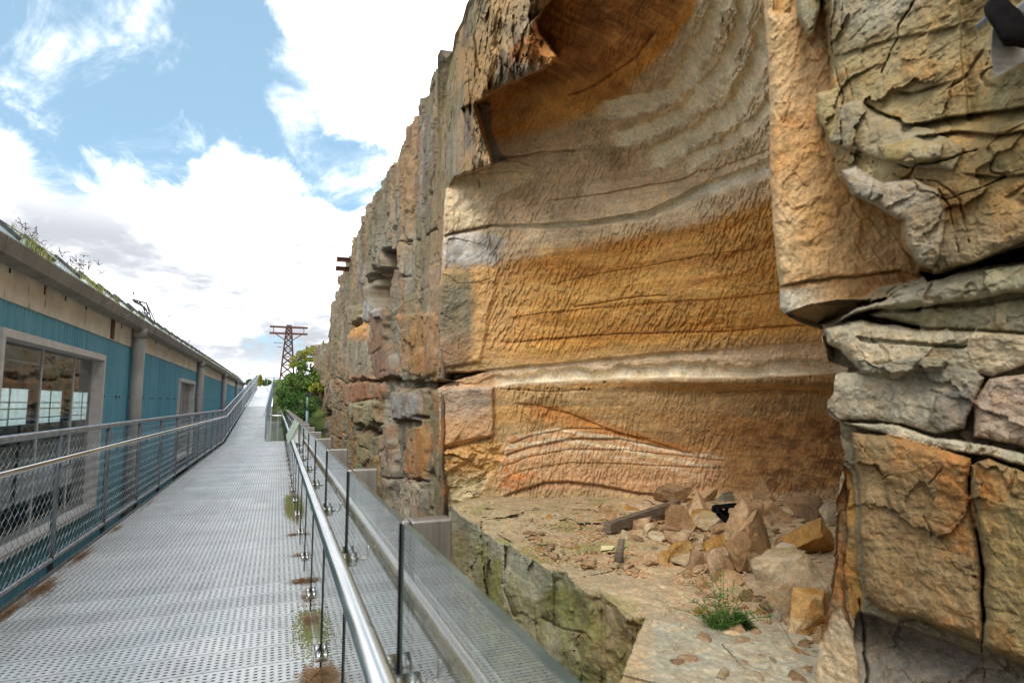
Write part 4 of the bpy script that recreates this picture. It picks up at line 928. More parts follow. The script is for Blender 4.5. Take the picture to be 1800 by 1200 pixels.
# ------------------------------------------------------------------ the industrial building
WX = -2.5
bld = empty('workshop_building', (WX, 20, -1), 'long low industrial building clad in teal corrugated sheet beside the walkway', 'building')
def corr_mat():
    m, t, b = mat('teal_corrugated_sheet', rough=.5); p = t.new('ShaderNodeTexCoord').outputs['Object']
    mp = t.new('ShaderNodeMapping', {'Vector': p, 'Scale': (1, 1, .12)}).outputs[0]
    sy = t.new('ShaderNodeSeparateXYZ', {0: p})
    pid = t.new('ShaderNodeTexWhiteNoise', {'W': t.math('FLOOR', t.math('DIVIDE', sy.outputs[1], .76))}, noise_dimensions='1D').outputs[0]
    n = t.noise(mp, 7, 6, .65); c = t.mix(t.smooth(n, .35, .68), S4('4c90aa'), S4('66a6bb')); c = t.mix(t.math('MULTIPLY', pid, .45), c, S4('6fa6b8'))
    st = t.smooth(t.noise(mp, 22, 4, .6), .6, .75); c = t.mix(t.math('MULTIPLY', st, .35), c, S4('8fb0ba'))
    # row of old bolt holes
    fy = t.math('FRACT', t.math('DIVIDE', sy.outputs[1], .235)); dy = t.math('MULTIPLY', t.math('SUBTRACT', fy, .5), .235); dz_ = t.math('SUBTRACT', sy.outputs[2], 1.60)
    hole = t.math('LESS_THAN', t.math('ADD', t.math('MULTIPLY', dy, dy), t.math('MULTIPLY', dz_, dz_)), .0007); hole = t.math('MULTIPLY', hole, t.math('GREATER_THAN', sy.outputs[1], 10.9))
    c = t.mix(hole, c, (.005, .008, .01, 1)); t.l.new(c, b.inputs['Base Color']); return m
M_CORR = corr_mat()
def corr(y0, y1, z0, z1, name='corrugated_wall'):
    ys = np.arange(y0, y1+.001, .0127*1.25); X = WX+.014*np.cos(2*pi*ys/.105); Z = np.array([z0, z1])
    P = np.stack([np.repeat(X[:, None], 2, 1), np.repeat(ys[:, None], 2, 1), np.repeat(Z[None], len(ys), 0)], -1)
    o = grid_mesh(name, P, M_CORR); o.parent = bld; o.matrix_parent_inverse = Matrix.Translation(-bld.location); return o
W1a, W1b, W2a, W2b = 7.0, 10.66, 18.15, 21.25
corr(1.0, W1a, -1.6, 2.485); corr(W1a, W1b, 2.215, 2.485); corr(W1b, W2a, -1.6, 2.485); corr(W2a, W2b, 2.165, 2.485); corr(W2b, 49, -1.6, 2.485); corr(W1a, W1b, -1.6, -.02)
def fascia_mat():
    m, t, b = mat('stained_concrete_fascia', rough=.85); p = t.new('ShaderNodeTexCoord').outputs['Object']
    n = t.noise(p, 2.5, 7, .6); c = t.mix(t.smooth(n, .35, .7), S4('cbc6b9'), S4('e2dccf'))
    mp = t.new('ShaderNodeMapping', {'Vector': p, 'Scale': (1, 1, .22)}).outputs[0]
    r = t.smooth(t.noise(mp, 5.5, 6, .6), .60, .72); c = t.mix(t.math('MULTIPLY', r, .45), c, S4('a87a4c'))
    r2 = t.smooth(t.noise(mp, 12, 5, .6), .63, .70); c = t.mix(t.math('MULTIPLY', r2, .8), c, S4('5f4733'))
    r3 = t.smooth(t.noise(p, 1.1, 4, .6), .5, .7); c = t.mix(t.math('MULTIPLY', r3, .22), c, S4('d0a47c'))
    t.l.new(c, b.inputs['Base Color']); bump(t, b, t.noise(p, 18, 6), .5, .006); return m
M_FASC = fascia_mat()
mb = MB(); mb.box((WX-.12, 1, 2.487), (WX+.022, 49, 2.86)); mb.build('fascia', M_FASC, bld)
for i, (y, l) in enumerate(((8.05,.10),(8.75,.06),(9.6,.05),(7.1,.05),(11.6,.07),(13.4,.06),(14.6,.05),(16.3,.06),(19,.05))):
    mb = MB(); mb.box((WX+.024, y, 2.80-l), (WX+.034, y+.018, 2.80)); mb.build('rusted_tie', M_RUST, bld)
mb = MB(); mb.box((WX+.0235, 10.95, 2.50), (WX+.04, 11.13, 2.80)); mb.build('rusted_patch', M_RUST, bld)
# gutter: deep folded section in lengths
for k in range(44):
    y = 1.0+k*1.09
    mb = MB(); sec = [(WX+.03, 2.81), (WX+.10, 2.775), (WX+.205, 2.815), (WX+.235, 2.955), (WX+.222, 2.957), (WX+.19, 2.83), (WX+.03, 2.84)]
    mb.prism([(x, y, z) for x, z in sec], (0, 1.076, 0)); mb.build('gutter_length', M_CONC, bld)
for y in (3.1, 12.45, 21.75, 31.0, 40.3):
    mb = MB(); mb.tube([(WX+.135, y, -1.6), (WX+.135, y, 2.79)], .10, 20); mb.build('downpipe', M_PIPE, bld)
    mb = MB(); mb.tube([(WX+.135, y, 2.66), (WX+.135, y, 2.83)], .115, 20); mb.build('downpipe_collar', M_PIPE, bld)
M_FROST = bpy.data.materials.new('frosted_pane'); M_FROST.use_nodes = True; _t = NT(M_FROST.node_tree); _t.n.clear()
_tl = _t.new('ShaderNodeBsdfTranslucent', {'Color': (.9, .96, .96, 1)}); _tp = _t.new('ShaderNodeBsdfTransparent', {'Color': (.85, .93, .94, 1)})
_t.new('ShaderNodeOutputMaterial', {'Surface': _t.new('ShaderNodeMixShader', {0: .35, 1: _tl.outputs[0], 2: _tp.outputs[0]}).outputs[0]})
M_WGLASS = glass_mat('window_glass', (.74, .80, .80), 1.5, .12)
def window(y0, y1, z0, z1, mull, name='window'):
    w_ = MB(); f = .07; xo = WX+.06; xi = WX-.13
    w_.box((xi, y0, z1-.085), (xo, y1, z1)); w_.box((xi, y0, z0), (xo, y0+f, z1-.0853)); w_.box((xi, y1-f, z0), (xo, y1, z1-.0853)); w_.box((xi, y0+f+.001, z0), (xo+.02, y1-f-.001, z0+.06))
    fr = w_.build(name, M_FRAME, bld, .004)
    g = MB(); g.box((WX-.10, y0+f, z0+.061), (WX-.094, y1-f, z1-.0856)); g.build('pane', M_WGLASS, fr)
    for y in mull:
        g = MB(); g.box((WX-.118, y-.012, z0+.062), (WX-.085, y+.012, z1-.087)); g.build('mullion', M_FRAME, fr)
window(W1a, W1b, -.02, 2.213, (8.55, 9.75)); window(W2a, W2b, -.02, 2.163, (19.7,))
# room behind: floor, end walls, ceiling and a far wall with windows
mb = MB(); mb.box((-8.2, 1.0, -1.2), (WX-.15, 49, -1.1)); mb.build('floor', M_FLOOR, bld)
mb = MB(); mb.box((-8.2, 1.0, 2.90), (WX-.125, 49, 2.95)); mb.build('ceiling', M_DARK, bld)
mb = MB(); mb.box((-8.2, .9, -1.6), (WX-.02, .998, 2.9)); mb.box((-8.2, 49.0, -1.6), (WX-.02, 49.1, 3.0)); mb.build('end_wall', M_CORR, bld)
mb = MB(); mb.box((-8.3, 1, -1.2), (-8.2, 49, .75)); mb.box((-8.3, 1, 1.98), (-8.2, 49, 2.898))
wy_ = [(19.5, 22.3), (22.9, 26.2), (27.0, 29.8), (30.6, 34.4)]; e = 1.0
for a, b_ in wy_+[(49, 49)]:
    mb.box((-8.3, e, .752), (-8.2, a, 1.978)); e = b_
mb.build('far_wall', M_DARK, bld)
for a, b_ in wy_:
    mb = MB()
    for z in (1.28, 1.5, .95): mb.box((-8.27, a+.001, z), (-8.24, b_-.001, z+.035))
    mb.box((-8.272, (a+b_)/2-.03, .753), (-8.242, (a+b_)/2+.03, 1.977)); fw = mb.build('far_window', M_FRAME, bld)
    mb = MB(); mb.box((-8.292, a+.001, .753), (-8.286, b_-.001, 1.977)); mb.build('pane', M_FROST, fw)
mb = MB()
for y in (9.2, 12.5, 16, 20, 24): mb.box((-7.4, y, -1.09), (-6.3, y+1.6, -.1))
mb.build('work_bench', M_DARKSTEEL, bld)
# roof with glazed strip, clips and coping
mb = MB(); mb.prism([(WX+.18, 1, 2.90), (WX+.18, 1, 2.93), (WX-3.2, 1, 4.25), (-8.4, 1, 3.1), (-8.4, 1, 3.05), (WX-3.2, 1, 4.2)], (0, 48, 0)); mb.build('roof', M_CONC, bld)
M_SKYL = noisy('roof_light_sheet', S('a9bdbd'), S('c6d0cd'), 4, .25)
k = 0; y = 1.2
while y < 48:
    mb = MB(); mb.prism([(WX+.12, y, 3.03), (WX+.12, y, 3.042), (WX-.22, y, 3.355), (WX-.22, y, 3.343)], (0, .93, 0)); mb.build('roof_light', M_SKYL, bld)
    mb = MB(); mb.box((-.20, 0, -.01), (.20, .028, .03), Matrix.Translation((WX-.05, y+.94, 3.205))@Matrix.Rotation(radians(42), 4, 'Y')); mb.build('glazing_clip', M_DARKSTEEL, bld); y += .98
mb = MB(); mb.box((WX-.30, 1, 3.30), (WX-.24, 5.9, 3.40)); mb.box((WX-.30, 6.6, 3.30), (WX-.24, 9.7, 3.38)); mb.box((WX-.30, 11.8, 3.30), (WX-.24, 13.4, 3.36)); mb.box((WX-.30, 16, 3.30), (WX-.24, 48, 3.34)); mb.build('coping_board', M_RUST, bld)
sh = MB(); sh.box((-.5, -1.6, 0), (.5, 1.6, .04), Matrix.Translation((-2.6, 46, 3.35))@Matrix.Rotation(radians(18), 4, 'X')); tag(sh.build('roof_hatch', M_WHITE), 'pale grey sheet panel at the far end of the workshop roof', 'panel')

# ------------------------------------------------------------------ roof grass, plants, trees
R = random.Random(5)
def blade(mb, p, h, lean, w_=.006, seg=3, az=None):
    az = R.uniform(0, 2*pi) if az is None else az; dx, dy = cos(az), sin(az); vs = []; fs = []
    for i in range(seg+1):
        f = i/seg; q = Vector(p)+Vector((dx*lean*f*f, dy*lean*f*f, h*f*(1-.25*f*lean/max(h, .01)))); ww = w_*(1-f*.85)
        vs += [q+Vector((-dy*ww, dx*ww, 0)), q+Vector((dy*ww, -dx*ww, 0))]
    for i in range(seg): fs.append((2*i, 2*i+1, 2*i+3, 2*i+2))
    mb.add(vs, fs); return vs[-1]
gm = MB()
for k in range(9000):
    u = R.random(); y = 6.9+R.random()**1.1*7.2 if k < 4200 else R.uniform(14, 44)
    den = .5+.5*math.sin(y*2.6+1)+.3*math.sin(y*6.1)
    if y < 14 and R.random() > den-.25: continue
    if y > 15 and (math.sin(y*.9) < .1): continue
    xx = R.uniform(-.12, .2); h = R.uniform(.06, .24)*(1.0 if y < 11.5 else .6); blade(gm, (WX+xx, y, 2.96+max(0, .12-xx)*.75), h, R.uniform(.02, .12), .004)
tag(gm.build('gutter_grass', M_GRASS), 'yellow green grass growing in the roof gutter', 'grass', kind='stuff')
def seed_tuft(y, n, hh, lab):
    e_ = empty('seeding_grass', (WX+.08, y, 2.97), lab, 'grass tuft'); st = MB(); sd = MB()
    for i in range(n):
        p = (WX+R.uniform(-.06, .14), y+R.uniform(-.45, .45), 3.06); h = R.uniform(.6, 1)*hh; tip = blade(st, p, h, R.uniform(.05, .25), .003, 4)
        for j in range(R.randint(3, 6)):
            b0 = tip; a = R.uniform(0, 2*pi); l = R.uniform(.05, .11); t_ = b0+Vector((cos(a)*l*.6, sin(a)*l, R.uniform(-.02, .07))); sd.tube([b0, (b0+t_)/2+Vector((0, 0, .012)), t_], .0035, 3, False)
    st.build('stems', M_GRASS, e_); sd.build('seed_heads', M_SEED, e_)
for a in ((7.55, 9, .34, 'tall dark seeding grass in the gutter above the left end of the large window'), (8.6, 12, .22, 'low bushy tuft of dark seed heads on the roof edge near the middle of the large window'),
          (9.45, 14, .33, 'leaning dark seeding grass on the roof edge above the chalk scribble on the gutter'), (11.2, 7, .24, 'thin curved seeding grass on the roof edge before the first downpipe'),
          (16.3, 9, .60, 'upright pale feathery grass on the roof edge beyond the first downpipe'), (19.3, 9, .25, 'small brown weeds on the roof edge before the second downpipe')): seed_tuft(*a)
# faint chalk scribble on the gutter
M_CHALK = noisy('chalk', S('a9a69e'), S('b9b6ae'), 10, .9)
def gx_(z): return WX+.205+(z-.03-2.815)/(2.955-2.815)*.030+.002
ck = MB()
for pts in ([(9.75,2.88),(9.85,2.93),(9.98,2.95),(10.06,2.93),(10.02,2.90)], [(10.55,2.93),(10.7,2.89),(10.85,2.90)], [(10.95,2.87),(11.1,2.93),(11.22,2.92),(11.25,2.87)]):
    ck.tube([(gx_(z), y, z-.03) for y, z in pts], .004, 4, False)
ck.build('chalk_mark', M_CHALK, bld)

def leaves(mb, c, rad, n, size, seed, flatten=1.0, hollow=.45):
    q = random.Random(seed)
    for _ in range(n):
        while True:
            v = Vector((q.uniform(-1, 1), q.uniform(-1, 1), q.uniform(-1, 1)))
            if hollow < v.length < 1: break
        p = Vector(c)+Vector((v.x*rad[0], v.y*rad[1], v.z*rad[2])); a = Vector((q.gauss(0, 1), q.gauss(0, 1), q.gauss(0, 1)*flatten)).normalized(); b = a.cross(Vector((q.gauss(0, 1), q.gauss(0, 1), q.gauss(0, 1)))).normalized()
        s_ = size*q.uniform(.6, 1.3); mb.add([p-a*s_, p+b*s_*.35, p+a*s_, p-b*s_*.35], [(0, 1, 2, 3)])
def shrub(name, base, clumps, matl, lab, cat='shrub', size=.09, per=700, trunk=None):
    e_ = empty(name, base, lab, cat); mb = MB()
    for i, (c, r) in enumerate(clumps): leaves(mb, c, r, int(per*max(.3, r[0]*r[2])), size, i*31+hash(lab) % 1 + len(lab))
    mb.build('foliage', matl, e_); st = MB()
    for i, (c, r) in enumerate(clumps):
        m_ = (Vector(base)+Vector(c))/2+Vector((R.uniform(-.1, .1), 0, R.uniform(-.1, .2))); st.tube([base, m_, c], trunk or .04, 6, True, (trunk or .04)*.35)
    st.build('branches', M_BARK, e_)
def clump(px, py, d, wpx, hpx, dd=1.0): k = d/FPX; return (tuple(at(px, py, d)), (wpx*k/2, dd, hpx*k/2))
shrub('flowering_shrub', at(545, 700, 42), [clump(x, y+11, 42+dy, w_, h_) for x, y, w_, h_, dy in ((498,668,24,20,3),(513,655,28,22,2),(538,645,36,36,1),(552,655,24,30,0),(520,662,50,30,0),(498,668,26,20,2),(545,668,30,20,0),(530,632,16,14,1))], M_LEAF, 'broad light green leafy shrub high on the bank right of the ramp', size=.15, per=900)
shrub('bank_shrub', at(525, 735, 36), [clump(x, y, 36+dy, w_, h_) for x, y, w_, h_, dy in ((505,705,40,26,2),(525,700,40,30,1),(545,712,24,34,0),(512,722,34,24,1),(532,728,30,24,0),(496,690,22,24,3))], M_LEAF2, 'dark green ferny shrub low on the bank behind the blue lamp post', size=.12, per=900)
shrub('cliff_plant', at(557, 690, 40), [clump(x, y, 40, w_, h_) for x, y, w_, h_ in ((557,678,16,12),(562,685,12,10),(549,684,12,10))], M_LEAFY, 'bright yellow green plant growing out of the foot of the cliff', 'plant', .11, 1200, .02)
shrub('end_hedge', (-.9, RTOP+9, 2.6), [clump(x, 672, 66, w_, 12) for x, w_ in ((440,20),(455,22),(468,20))], M_LEAF2, 'low dark hedge seen behind the railing at the top end of the ramp', 'hedge', .14, 1300)
shrub('climbing_vine', (-1.86, 55.5, 2.3), [clump(457, y, 58, 7, 12, .3) for y in (664, 672)], M_LEAFY, 'bright green vine wrapped round the left fence at the top of the ramp', 'vine', .1, 2500, .02)
def tree(base, clumps, lab, matl):
    e_ = empty('pine_tree', base, lab, 'tree'); mb = MB(); tk = MB(); top = Vector(base)+Vector((.1, 0, 2.6)); tk.tube([base, Vector(base)+Vector((-.1, 0, 1.2)), top], .13, 8, True, .07)
    for i, (c, r) in enumerate(clumps):
        leaves(mb, c, r, int(900*max(.25, r[0]*r[2]*1.5)), .13, 90+i, .5, .2); m_ = (top+Vector(c))/2-Vector((0, 0, .3)); tk.tube([top-Vector((0, 0, .8*R.random())), m_, c], .05, 6, True, .015)
    tk.build('trunk', M_BARK, e_); mb.build('crown', matl, e_)
tree(tuple(at(536, 652, 62)), [clump(x, y, 62+R.uniform(-1, 1), w_, h_) for x, y, w_, h_ in ((518,632,18,14),(530,623,22,14),(544,618,22,16),(553,612,18,12),(538,632,22,10),(514,642,12,10),(556,626,16,16),(524,640,14,8),(548,632,14,8))], 'flat topped yellow green pine standing behind the bank beside the far end of the cliff', M_LEAFY)
tree(tuple(at(566, 640, 66)), [clump(x, y, 66, w_, h_) for x, y, w_, h_ in ((563,611,14,9),(570,607,12,9),(558,616,10,8))], 'small olive tree top showing just above the far end of the cliff', M_LEAFY)

# ------------------------------------------------------------------ pylon, crane, lamp, beams
py_ = empty('lattice_pylon', (.8, 70, 2.5), 'tall rusty lattice pylon with cross arms standing beyond the top of the ramp', 'pylon')
YP = 70; cx = .80; zb, zt = 2.0, 9.75; wb, wt = 1.75, .50
def pc(z): return wb+(wt-wb)*(z-zb)/(zt-zb)
mb = MB()
for sx in (-1, 1):
    for sy in (-1, 1): mb.tube([(cx+sx*wb/2, YP+sy*wb/2, zb), (cx+sx*wt/2, YP+sy*wt/2, zt)], .085, 4)
mb.build('legs', M_RUST, py_); mb = MB(); z = zb
while z < zt-.3:
    h = pc(z)*.78; z2 = min(z+h, zt); a, b_ = pc(z)/2, pc(z2)/2
    for s_ in (-1, 1):
        for p, q in (((-a, s_*a, z), (b_, s_*b_, z2)), ((a, s_*a, z), (-b_, s_*b_, z2)), ((s_*a, -a, z), (s_*b_, b_, z2)), ((s_*a, a, z), (s_*b_, -b_, z2))):
            mb.tube([(cx+p[0], YP+p[1], p[2]), (cx+q[0], YP+q[1], q[2])], .045, 4, False)
    for s_ in (-1, 1):
        mb.tube([(cx-b_, YP+s_*b_, z2), (cx+b_, YP+s_*b_, z2)], .025, 4, False)
    z = z2
mb.build('lattice_bracing', M_RUST, py_)
for z, in ((9.75,), (9.05,)):
    mb = MB(); mb.box((cx-1.95, YP-.3, z-.08), (cx+1.95, YP-.22, z+.07)); mb.box((cx-1.95, YP+.22, z-.08), (cx+1.95, YP+.3, z+.07)); mb.build('cross_arm', M_RUST, py_)
for s_ in (-1, 1):
    mb = MB(); mb.tube([(cx+s_*1.4, YP-.26, 9.0), (cx+s_*.38, YP-.26, 8.3)], .045, 4); mb.build('arm_brace', M_RUST, py_)
    mb = MB(); mb.tube([(cx+s_*1.55, YP-.26, 9.1), (cx+s_*1.55, YP-.26, 9.7)], .035, 4); mb.build('arm_strut', M_RUST, py_)
mb = MB(); mb.box((cx-.28, YP-.28, 9.6), (cx+.28, YP+.28, 9.98)); mb.build('cap', M_DARKSTEEL, py_)
mb = MB(); mb.tube([(cx-1.5, YP-.5, 7.95), (cx-.55, YP-.5, 7.95)], .03, 6); mb.tube([(cx-1.15, YP-.5, 7.5), (cx-.6, YP-.5, 7.5)], .03, 6); mb.build('insulator_arm', M_DARKSTEEL, py_)
crn = empty('dock_crane', tuple(at(262, 575, 130)), 'distant dark lattice dock crane showing above the workshop roof', 'crane')
mb = MB()
def L(p, q, r=.12): mb.tube([at(p[0], p[1], 130), at(q[0], q[1], 130)], r, 4, False)
for p, q in (((262,566),(249,534)),((268,568),(257,532)),((262,566),(257,544)),((249,546),(264,560)),((252,540),(262,552)),((276,572),(257,532)),((253,538),(258,546))): L(p, q)
mb.build('mast', M_DARKSTEEL, crn); mb = MB()
for p, q in (((233,526),(257,533)),((235,530),(255,540)),((233,526),(238,532)),((240,528),(243,534)),((246,530),(248,537)),((238,532),(240,528)),((243,534),(246,530)),((233,526),(258,544))): L(p, q, .14)
mb.build('jib', M_DARKSTEEL, crn)
lp = empty('lamp_post', tuple(at(540, 748, 31)), 'slim blue grey lamp post standing between the glass balustrade and the cliff foot', 'lamp post')
mb = MB(); p0 = at(540, 770, 31); p1 = at(540.5, 697, 31); mb.tube([p0, at(540, 722, 31)], .075, 12, True, .065); mb.tube([at(540, 722, 31), p1], .045, 12, True, .04); mb.build('post', M_BLUEPAINT, lp)
mb = MB(); mb.tube([p1, p1+Vector((0, 0, .12)), p1+Vector((.08, 0, .17))], .05, 10); mb.box((-.10, -.10, 0), (.22, .10, .09), Matrix.Translation(p1+Vector((0, 0, .1)))); mb.build('lamp_head', M_DARKSTEEL, lp)
for (a, b_), lab in ((((597,454),(612,457)), 'rusty steel beam end jutting from the brow of the cliff, upper of the pair'), (((596,470),(610,473)), 'rusty steel beam end jutting from the brow of the cliff, lower of the pair')):
    q = atx(b_[0], b_[1], 2.75); l = .50; m_ = MB(); h = .09
    for z0_, z1_, y0_, y1_ in ((-h, -h+.04, -.1, .1), (h-.04, h, -.1, .1), (-h+.0401, h-.0401, -.02, .02)): m_.box((q.x-l, q.y+y0_, q.z+z0_), (q.x+1.2, q.y+y1_, q.z+z1_))
    tag(m_.build('steel_beam', M_RUST), lab, 'beam', 'beam ends on the cliff brow')

# ------------------------------------------------------------------ fallen rock on the shelf
def rock_mesh(name, sx, sy, sz, seed, cols, cuts=9, sub=5, rough=.05):
    q = np.random.RandomState(seed); bm_ = __import__('bmesh').new(); __import__('bmesh').ops.create_icosphere(bm_, subdivisions=sub, radius=1.0)
    me = bpy.data.meshes.new(name); bm_.to_mesh(me); bm_.free(); n = len(me.vertices)
    v = np.zeros(n*3, np.float32); me.vertices.foreach_get('co', v); v = v.reshape(-1, 3)
    for i in range(cuts):
        nn = q.normal(size=3); nn[2] *= .7; nn /= np.linalg.norm(nn); dd = q.uniform(.32, .66); k = v@nn-dd; v = v-np.where(k > 0, k, 0)[:, None]*nn
    k = -v[:, 2]-.45; v[:, 2] += np.where(k > 0, k, 0)
    v = (v-v.min(0))/(v.max(0)-v.min(0))*2-1; s0 = seed*1.7
    v = v*(1+rough*.9*fbm(v[:, 0]*1.6+s0, v[:, 1]*1.6, v[:, 2]*1.6, 5, .55)[:, None]+rough*.5*fbm(v[:, 0]*6+s0, v[:, 1]*6, v[:, 2]*9, 5, .62)[:, None]+rough*.5*facet(v[:, 0]*2.6+s0, v[:, 1]*2.6+3, v[:, 2]*3.2+7, seed % 60, .25)[:, None])
    v = v*np.array((sx, sy, sz)); v[:, 2] -= v[:, 2].min()+.04*sz
    me.vertices.foreach_set('co', v.reshape(-1).astype(np.float32))
    a = me.color_attributes.new('Col', 'FLOAT_COLOR', 'POINT'); c = np.ones((n, 4), np.float32); nz = fbm(v[:, 0]*3+s0, v[:, 1]*3, v[:, 2]*4, 5)
    base = np.zeros((n, 3))+C3(cols[0]); base = lerp(base, C3(cols[1]), ss(-.05, .3, nz))
    if len(cols) > 2: base = lerp(base, C3(cols[2]), ss(.05, .35, -fbm(v[:, 0]*2+s0+5, v[:, 1]*2, v[:, 2]*2, 4)))
    c[:, :3] = base; a.data.foreach_set('color', c.reshape(-1)); me.materials.append(M_ROCK)
    me.polygons.foreach_set('use_smooth', np.ones(len(me.polygons), bool)); me.update()
    if hasattr(me, 'set_sharp_from_angle') and sub >= 4: me.set_sharp_from_angle(angle=radians(28))
    return me
def boulder(cx, by, wpx, hpx, cols, lab, seed, rz=0, rx_=0, ry_=0, deep=.8, lift=0, cuts=12, rough=.09):
    p = atz(cx, by, FZ-.01); v = ray(cx, by); d = (FZ-EYE)/v[2]; k = d/FPX
    me = rock_mesh('boulder', wpx*k/2, wpx*k/2*deep, hpx*k*.56, seed, cols, cuts, rough=rough)
    o = bpy.data.objects.new('boulder', me); COL.objects.link(o)
    fwd = Vector((v[0], v[1], 0)).normalized(); p = p+fwd*(wpx*k/2*deep*.7); p.z = FZ-.03+lift
    o.location = p; o.rotation_euler = (radians(rx_), radians(ry_), -PS+radians(rz)); return tag(o, lab, 'boulder', 'fallen sandstone boulders on the rock shelf')
TN, OR, PL_, BR, GR = ('b09270', '9a7d5a', 'c2aa8c'), ('a98148', '8f6c3c', 'b89a6a'), ('bba98c', 'a8946f', 'c4b59c'), ('8f7558', '9c8060', '75604a'), ('8f8675', 'a39880', '77705f')
for a in (
    (1182, 886, 76, 28, BR, 'flat brown slab at the back left of the rock pile by the alcove wall', 11, 5, 0, 4, .7, .05),
    (1200, 938, 62, 58, TN, 'tan tilted boulder at the right end of the dark timber plank', 12, 20, 0, -38, .6),
    (1228, 912, 44, 40, TN, 'rounded tan boulder tucked behind the one at the end of the plank', 13, -20, 0, 20, .8),
    (1304, 962, 78, 84, TN, 'tall pointed leaning slab at the middle of the rock pile', 52, 15, 0, 24, .5, .0, 12),
    (1342, 890, 42, 38, BR, 'dark pointed block at the very back of the pile against the wall', 15, 0, 0, 10, .8, .1),
    (1367, 922, 50, 42, TN, 'angular tan boulder on the back row, left of the long dark one', 16, 10, 0, -14, .7),
    (1424, 918, 66, 44, BR, 'long dark brown boulder with a flat top on the right back row', 17, -12, 0, -12, .6),
    (1420, 976, 98, 58, OR, 'big rust orange boulder at the right, above the pale slab', 18, -15, 0, 14, .7, .05),
    (1320, 1006, 128, 98, ('a58662', 'b0926c', '8f7352'), 'large brown faceted boulder in the centre of the pile', 19, 25, 0, 8, .55, .0, 10),
    (1388, 1092, 165, 128, PL_, 'huge pale cream boulder with an orange left edge, largest of the pile', 83, 20, 6, -14, .8, .0, 14),
    (1418, 1114, 88, 68, ('c29a62', 'c9ae84', 'b07c3c'), 'squarish orange and cream boulder in front of the huge pale one', 21, 12, 0, 6, .7),
    (1253, 970, 42, 30, OR, 'small golden boulder left of the large brown faceted one', 22, 0, 0, 5, .8),
    (1200, 983, 52, 28, OR, 'low golden orange boulder lying left of the pile', 23, -14, 0, -10, .7),
    (1224, 1004, 44, 35, BR, 'dark brown lump in front of the low golden boulder', 24, 0, 0, 0, .8),
    (1261, 1020, 40, 50, TN, 'upright tan block below the large brown faceted boulder', 25, 20, 0, -8, .6),
    (1283, 1036, 52, 30, TN, 'wedge shaped tan rock just above the green plant', 26, 5, 0, 0, .7),
    (1234, 1036, 22, 26, ('b8946c', 'a5835e'), 'small tan stone left of the wedge shaped rock', 27, 0, 0, 0, .9),
    (1168, 992, 24, 22, OR, 'small rust coloured cube of stone left of the brown lump', 28, 0, 0, 0, .9),
    (1296, 1058, 32, 28, PL_, 'small pale stone at the right edge of the green plant', 29, 0, 0, 0, .9),
    (1361, 1094, 26, 26, GR, 'little grey stone between the plant and the squarish orange boulder', 30, 20, 0, 20, .8),
    (1069, 915, 36, 30, TN, 'golden tan rock left of the dark timber plank', 31, 0, 0, 0, .8),
    (1141, 941, 26, 22, PL_, 'pale triangular stone in front of the timber plank', 32, 45, 0, 0, .9, .0, 5),
    (1097, 948, 17, 16, PL_, 'little pale pointed stone below the left end of the timber plank', 33, 10, 0, 0, .9, .0, 5),
    (1400, 892, 34, 18, TN, 'low tan rock wedged behind the angular back row boulders', 34, 0, 0, 0, .8, .05),
    (1458, 922, 26, 38, GR, 'grey upright rock at the right end of the back row by the buttress', 35, 0, 0, 0, .8),
    (1241, 884, 38, 27, TN, 'peaked tan rock on the back row right of the flat brown slab', 36, 0, 0, 10, .8),
    (1275, 884, 38, 18, GR, 'low grey rock speckled white on the back row', 37, 0, 0, 0, .8),
    (1241, 933, 56, 30, PL_, 'pale rounded rock between the plank boulder and the leaning slab', 38, 0, 0, 0, .8),
    (1104, 900, 42, 14, OR, 'flat orange stone behind the timber plank', 39, 5, 0, 0, .6),
    (1131, 900, 34, 16, TN, 'flat tan stone behind the timber plank, next to the orange one', 40, 0, 0, 0, .7),
    (1461, 929, 18, 13, BR, 'small dark red brown stone at the foot of the grey upright rock', 41, 0, 0, 0, .8),
    (1366, 1176, 28, 20, GR, 'grey brown stone at the front of the shelf near the buttress foot', 42, 0, 0, 0, .8),
    (1395, 1153, 36, 14, OR, 'flat ochre stone at the front of the shelf', 43, 0, 0, 0, .8),
    (1434, 1135, 16, 36, TN, 'upright tan sliver of rock leaning on the buttress foot', 44, 0, 0, 8, .8),
    (1288, 1122, 34, 14, ('cdb48c', 'b3956c'), 'yellowish stone under the front of the green plant', 45, 0, 0, 0, .8)):
    boulder(*a)
# scattered fragments
def shelf_edge(px): return float(np.interp(px, (700, 800, 843, 890, 927, 1000, 1150, 1152, 1165, 1500), (880, 895, 908, 950, 985, 992, 1018, 1030, 1300, 1300)))
frag = [rock_mesh('rock_fragment', 1, .8, .5, 60+i, (TN, OR, PL_, BR, TN, TN)[i], 9, 3, .08) for i in range(6)]
for i in range(235):
    if i >= 150: px = R.triangular(1110, 1470, 1340); py = R.uniform(888, 1000)
    elif i < 95: px = R.uniform(930, 1290); py = R.triangular(885, 1040, 960); py = max(py, 885)
    else: px = R.uniform(1190, 1450); py = R.uniform(1040, 1195)
    if py > shelf_edge(px): py = shelf_edge(px)-R.uniform(5, 60)
    p = atz(px, py, FZ); s_ = R.choice((.03, .04, .05, .06, .08))*R.uniform(.7, 1.2)*(2.5 if i >= 150 else 1.2)
    o = bpy.data.objects.new('rock_fragment', R.choice(frag)); COL.objects.link(o); o.location = (p.x, p.y, FZ-.008+.03*0); o.scale = (s_, s_, s_*R.uniform(.5, 1)); o.rotation_euler = (R.uniform(-.2, .2), R.uniform(-.2, .2), R.uniform(0, 6))
    tag(o, 'small loose sandstone fragment lying on the sandy rock shelf', 'stone', 'loose fragments on the rock shelf')
gv = MB()
